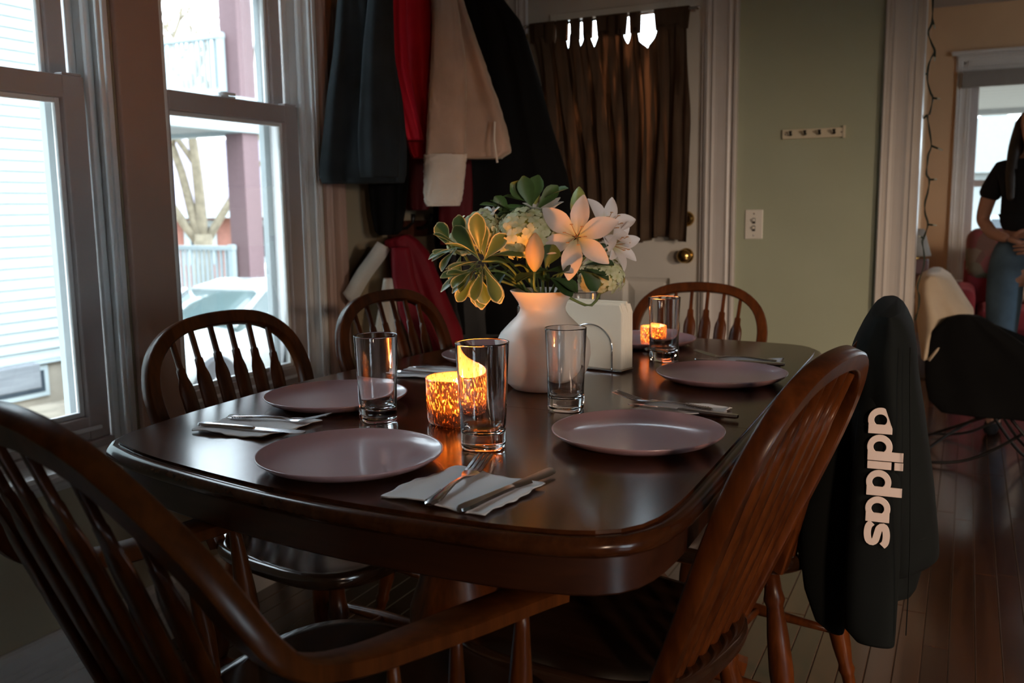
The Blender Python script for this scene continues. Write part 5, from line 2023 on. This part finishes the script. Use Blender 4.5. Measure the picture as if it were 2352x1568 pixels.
sprig('fresh green leaf sprig rising at the top of the bouquet', (-.785, 1.695, 1.120), [view_dir(a, t) for a, t in ((150, .1), (128, .3), (172, .2), (190, .35), (100, .2), (72, .3), (52, .1), (40, .4), (210, .2))], .072, .0165, 'leaf_green', (-.008, .020, 0), 4, .25)
sprig('green leaves pointing left below the top sprig', (-.815, 1.680, 1.105), [view_dir(a, t) for a, t in ((165, .2), (185, .3), (200, .2), (145, .4), (120, .5))], .060, .0150, 'leaf_green', (-.012, .012, 0), 5, .3)
sprig('broad dark green leaves low in front of the vase rim', (-.728, 1.630, .995), [view_dir(a, t) for a, t in ((330, .3), (350, .3), (20, .4), (190, .4), (70, .3), (40, .9), (165, .3), (110, .2))], .058, .0195, 'leaf_dark', (.008, -.020, 0), 6, .4)
sprig('dark green leaves filling the right side above the vase rim', (-.682, 1.675, 1.010), [view_dir(a, t) for a, t in ((0, .3), (340, .2), (30, .2), (320, .4), (60, .2), (10, .6), (150, .3), (110, .3))], .066, .0170, 'leaf_dark', (.022, -.004, 0), 7, .4)
sprig('dark green leaves behind the variegated sprigs', (-.800, 1.640, 1.010), [view_dir(a, t) for a, t in ((160, .1), (190, .1), (215, .3), (340, .2), (30, .2), (90, .2))], .066, .0165, 'leaf_dark', (-.012, -.010, 0), 8, .4)

# ================================================================== LIVING ROOM
ar = thing('upholstered_armchair', 'dark red floral armchair by the living room window', 'armchair', (.35, 6.62, 0))


def pad(name, mat, parent, a, b, bev=.05):
    return MB().box(a, b).build(name, mat, parent, smooth=True, bevel=bev, seg=4)


pad('base', 'uph_red', ar, (-.34, -.36, .10), (.34, .36, .36), .03)
pad('seat', 'uph_red', ar, (-.27, -.40, .33), (.27, .20, .47), .05)
bk = pad('backrest', 'uph_red', ar, (-.36, .16, .30), (.36, .36, .78), .06)
pad('head_cover', 'uph_floral', ar, (-.355, .135, .60), (.355, .375, .945), .08)
for s in (-1, 1):
    pad('arm', 'uph_red', ar, (s * .35 - .065, -.40, .12), (s * .35 + .065, .30, .59), .05)
    for y in (-.32, .30):
        MB().lathe([(.018, 0), (.030, .05), (.032, .10)], (s * .29, y, 0), 12).build('foot', 'dark_wood', ar, smooth=True)
pw = pad('throw_pillow', 'cushion_tan', None, (-.20, -.06, 0), (.20, .06, .36), .055)
pw.location = (.40, 6.67, .478)
pw.rotation_euler = (R(-12), 0, 0)
tag(pw, 'tan cushion leaning on the back of the red floral armchair', 'cushion')

sdt = thing('side_table', 'dark red wood side table behind the opening trim', 'side table', (-.20, 5.62, 0))
MB().box((-.095, -.15, .695), (.095, .15, .73)).build('top', 'dark_wood', sdt, bevel=.006)
MB().box((-.080, -.13, .60), (.080, .13, .695)).build('drawer_box', 'dark_wood', sdt, bevel=.003)
MB().lathe([(.0005, 0), (.008, .004), (.011, .012), (.0005, .020)], (0, 0, 0), 10).build('knob', 'brass', sdt).matrix_local = Matrix.Translation((0, -.13, .65)) @ Matrix.Rotation(R(90), 4, 'X')
for sx in (-1, 1):
    for sy in (-1, 1):
        MB().box((sx * .070 - .014, sy * .12 - .014, 0), (sx * .070 + .014, sy * .12 + .014, .60)).build('leg', 'dark_wood', sdt, bevel=.003)
bx_ = MB().box((-.05, -.07, 0), (.05, .07, .075)).build('box', 'porch_red', bevel=.004)
bx_.location = (-.235, 5.60, .731)
tag(bx_, 'small red brown box on the side table', 'box')
lp = thing('table_lamp', 'table lamp with grey shade behind the box on the side table', 'lamp', (-.250, 5.70, .731))
MB().lathe([(.0005, 0), (.040, 0), (.042, .008), (.012, .016), (.010, .03), (.018, .06), (.012, .09), (.006, .11), (.006, .15), (.0005, .15)], n=16).build('base', 'brass', lp, smooth=True)
MB().lathe([(.075, .09), (.032, .24)], n=24, cap0=False, cap1=False).build('shade', 'lampshade', lp, smooth=True, solid=.003)
ph_ = MB().rings([[(-.05, -.02, 0), (.05, -.02, 0), (.05, .02, 0), (-.05, .02, 0)], [(-.05, -.014, .011), (.05, -.014, .011), (.05, .022, .011), (-.05, .022, .011)]]).build('remote', 'switch_plastic', bevel=.004)
ph_.location = (-.165, 5.52, .7315)
ph_.rotation_euler = (0, 0, R(-50))
tag(ph_, 'small white handset on the front corner of the side table', 'handset')

# butterfly chair with a cream throw and black coat
bf = thing('butterfly_chair', 'black sling chair on thin bent metal rods past the opening', 'chair', (.13, 4.52, 0))


def sling(u, v):
    # u: back (0) to front (1), v: near (0) to far (1)
    x = -.27 + .66 * u
    s = (v - .5) * 2
    top = .66 - .26 * u
    mid = .62 - .95 * u + .78 * u * u
    z = mid + (top - mid) * abs(s) ** 1.8
    return (x, s * (.32 - .03 * u), z)


MB().grid(sling, 20, 20).build('sling', 'coat_black', bf, smooth=True, solid=.006)
for s in (-1, 1):
    MB().tube(smooth_path([(-.27, s * .32, .66), (-.10, s * .26, .40), (.12, s * .14, .06), (.24, s * -.05, .012), (.30, s * -.25, .012), (.26, s * -.33, .02), (.02, s * -.30, .30), (-.05, s * -.28, .42)], 40), .0065, 8, up=(0, 1, 0)).build('rod', 'black_metal', bf, smooth=True)
    MB().tube(smooth_path([(.39, s * .29, .44), (.20, s * .27, .24), (-.05, s * .26, .05), (-.24, s * .27, .012), (-.27, s * .20, .012), (-.15, s * .05, .10), (.10, s * -.10, .25)], 40), .0065, 8, up=(0, 1, 0)).build('rod', 'black_metal', bf, smooth=True)


th = coat('throw_blanket', 'cream throw blanket heaped over the top of the sling chair', 'blanket', 'throw_cream',
         [(.815, -.15, -.09), (.795, -.185, -.055), (.745, -.195, -.02), (.70, -.19, .01), (.65, -.185, .045), (.60, -.175, .03), (.55, -.165, -.04), (.48, -.15, -.10)], (.0, 4.46), .62, 0, folds=2, amp=.12, seed=40)
o = coat('coat', 'black coat lying across the sling chair past the opening', 'coat', 'coat_black',
         [(.668, -.02, .06), (.655, -.06, .09), (.60, -.11, .17), (.53, -.13, .27), (.44, -.13, .37), (.38, -.125, .42), (.31, -.11, .42), (.265, -.06, .40)], (.0, 4.12), .10, -3, folds=3, amp=.22, seed=41)
# ================================================================== PERSON
pe = thing('person', 'person in black t-shirt and blue jeans standing in the living room', 'person', (.262, 5.02, 0), R(-6))


def skin(name, mat, verts, edges, parent, root=0, sub=2):
    me = bpy.data.meshes.new(name)
    me.from_pydata([v[0] for v in verts], edges, [])
    me.materials.append(MATS[mat])
    o = bpy.data.objects.new(name, me)
    COL.objects.link(o)
    o.parent = parent
    md = o.modifiers.new('skin', 'SKIN')
    md.use_smooth_shade = True
    for i, v in enumerate(verts):
        r = v[1]
        me.skin_vertices[0].data[i].radius = r if isinstance(r, tuple) else (r, r)
        me.skin_vertices[0].data[i].use_root = (i == root)
    s = o.modifiers.new('sub', 'SUBSURF')
    s.levels = s.render_levels = sub
    return o


vb = [((0, 0, .86), (.135, .095)), ((0, .005, 1.00), (.110, .080)), ((0, 0, 1.14), (.125, .090)), ((0, .01, 1.25), (.105, .080)), ((0, .015, 1.325), .048), ((0, .0, 1.375), .044),
      ((0, -.012, 1.43), (.062, .072)), ((0, -.004, 1.495), (.074, .085)), ((0, .004, 1.545), (.055, .062)),
      ((-.125, .01, 1.262), .050), ((-.182, .015, 1.14), .040), ((-.205, .03, 1.03), .034), ((-.145, -.06, .965), .029), ((-.075, -.115, .945), .022),
      ((.125, .01, 1.262), .050), ((.182, .015, 1.14), .040), ((.205, .03, 1.03), .034), ((.145, -.06, .955), .029), ((.075, -.118, .930), .022),
      ((-.080, 0, .79), .085), ((-.088, -.012, .46), .055), ((-.092, .015, .25), .050), ((-.095, .025, .085), .036), ((-.10, -.06, .045), .034), ((-.105, -.13, .035), .026),
      ((.080, 0, .79), .085), ((.088, -.012, .46), .055), ((.092, .015, .25), .050), ((.095, .025, .085), .036), ((.10, -.06, .045), .034), ((.105, -.13, .035), .026)]
ed = [(0, 1), (1, 2), (2, 3), (3, 4), (4, 5), (5, 6), (6, 7), (7, 8), (3, 9), (9, 10), (10, 11), (11, 12), (12, 13), (3, 14), (14, 15), (15, 16), (16, 17), (17, 18), (0, 19), (19, 20), (20, 21), (21, 22), (22, 23), (23, 24), (0, 25), (25, 26), (26, 27), (27, 28), (28, 29), (29, 30)]
flesh = []
body = skin('body', 'skin', vb, ed, pe)
flesh.append(body)
for s, z in ((-1, .945), (1, .930)):
    b0 = V((s * .075, -.115, z))
    flesh += [skin('hand', 'skin', [(tuple(b0), (.022, .016)), (tuple(b0 + V((-s * .035, -.022, -.010))), (.030, .014)), (tuple(b0 + V((-s * .065, -.034, -.020))), (.031, .012))], [(0, 1), (1, 2)], pe, 0, 1)]
    for k in range(4):
        q = b0 + V((-s * .068, -.034, -.020 + .017 * (1.5 - k)))
        L = (.026, .031, .029, .022)[k]
        flesh += [skin('finger', 'skin', [(tuple(q), .0085), (tuple(q + V((-s * L, -.004, -.003))), .0080), (tuple(q + V((-s * L * 1.7, .012, -.006))), .0072), (tuple(q + V((-s * L * 2.0, .028, -.008))), .0060)], [(0, 1), (1, 2), (2, 3)], pe, 0, 1)]
    q = b0 + V((-s * .022, -.020, .012))
    flesh += [skin('thumb', 'skin', [(tuple(q), .0095), (tuple(q + V((-s * .022, -.010, .024))), .0090), (tuple(q + V((-s * .045, -.010, .032))), .0075)], [(0, 1), (1, 2)], pe, 0, 1)]
skin('t_shirt', 'tee_black', [((0, 0, .945), (.146, .108)), ((0, .002, 1.06), (.128, .095)), ((0, 0, 1.14), (.138, .104)), ((0, .01, 1.25), (.116, .092)), ((0, .014, 1.315), (.064, .062)),
                             ((-.128, .01, 1.258), .062), ((-.172, .013, 1.170), .056), ((-.185, .016, 1.125), .054), ((.128, .01, 1.258), .062), ((.172, .013, 1.170), .056), ((.185, .016, 1.125), .054)],
     [(0, 1), (1, 2), (2, 3), (3, 4), (3, 5), (5, 6), (6, 7), (3, 8), (8, 9), (9, 10)], pe, 2)
skin('jeans', 'denim', [((0, 0, .995), (.128, .094)), ((0, .004, .90), (.150, .108)), ((-.084, .005, .80), .098), ((-.090, -.012, .46), .072), ((-.094, .012, .25), .068), ((-.096, .015, .055), .066),
                        ((.084, .005, .80), .098), ((.090, -.012, .46), .072), ((.094, .012, .25), .068), ((.096, .015, .055), .066)], [(0, 1), (1, 2), (2, 3), (3, 4), (4, 5), (1, 6), (6, 7), (7, 8), (8, 9)], pe, 1)
for s in (-1, 1):
    skin('shoe', 'tee_black', [((s * .096, .06, .035), .036), ((s * .10, -.04, .036), .040), ((s * .105, -.14, .032), .034)], [(0, 1), (1, 2)], pe, 1, 1)
skin('hair', 'hair', [((0, .020, 1.560), (.050, .055)), ((0, .035, 1.485), (.086, .078)), ((0, .070, 1.36), (.088, .040)), ((0, .075, 1.22), (.080, .030)),
                      ((-.066, .02, 1.47), .032), ((-.084, .0, 1.36), .030), ((-.088, -.060, 1.24), .026), ((-.078, -.095, 1.12), .018), ((.066, .02, 1.47), .032), ((.084, .0, 1.36), .030), ((.088, -.060, 1.24), .026), ((.078, -.095, 1.12), .018)],
     [(0, 1), (1, 2), (2, 3), (1, 4), (4, 5), (5, 6), (6, 7), (1, 8), (8, 9), (9, 10), (10, 11)], pe, 1)
for s in (-1, 1):
    MB().lathe([(.0005, -.009), (.007, -.006), (.009, 0), (.007, .006), (.0005, .009)], (s * .029, -.074, 1.455), 12).build('eye', 'eye_white', pe, smooth=True)
    MB().lathe([(.0005, -.004), (.004, 0), (.0005, .004)], (s * .029, -.083, 1.455), 10).build('pupil', 'hair', pe, smooth=True)
    MB().tube([(s * .015, -.082, 1.476), (s * .032, -.083, 1.481), (s * .045, -.072, 1.476)], .0035, 6).build('eyebrow', 'hair', pe, smooth=True)
    flesh += [skin('ear', 'skin', [((s * .073, .0, 1.465), (.008, .016)), ((s * .074, .002, 1.435), (.007, .010))], [(0, 1)], pe, 0, 1)]
flesh += [skin('nose', 'skin', [((0, -.080, 1.465), .007), ((0, -.094, 1.432), .010), ((0, -.086, 1.424), .011)], [(0, 1), (1, 2)], pe, 0, 1)]
MB().tube([(-.020, -.078, 1.400), (-.008, -.086, 1.402), (.008, -.086, 1.402), (.020, -.078, 1.400)], [.002, .0048, .0048, .002], 8).build('mouth', 'lip', pe, smooth=True)

# body, hands, ears and nose become one mesh
bpy.context.view_layer.update()
dg = bpy.context.evaluated_depsgraph_get()
bj = bmesh.new()
for q in flesh:
    me_ = bpy.data.meshes.new_from_object(q.evaluated_get(dg))
    bj.from_mesh(me_)
    bpy.data.meshes.remove(me_)
mj = bpy.data.meshes.new('body')
bj.to_mesh(mj)
bj.free()
mj.materials.append(MATS['skin'])
for p in mj.polygons:
    p.use_smooth = True
for q in flesh:
    bpy.data.objects.remove(q)
bo = bpy.data.objects.new('body', mj)
COL.objects.link(bo)
bo.parent = pe
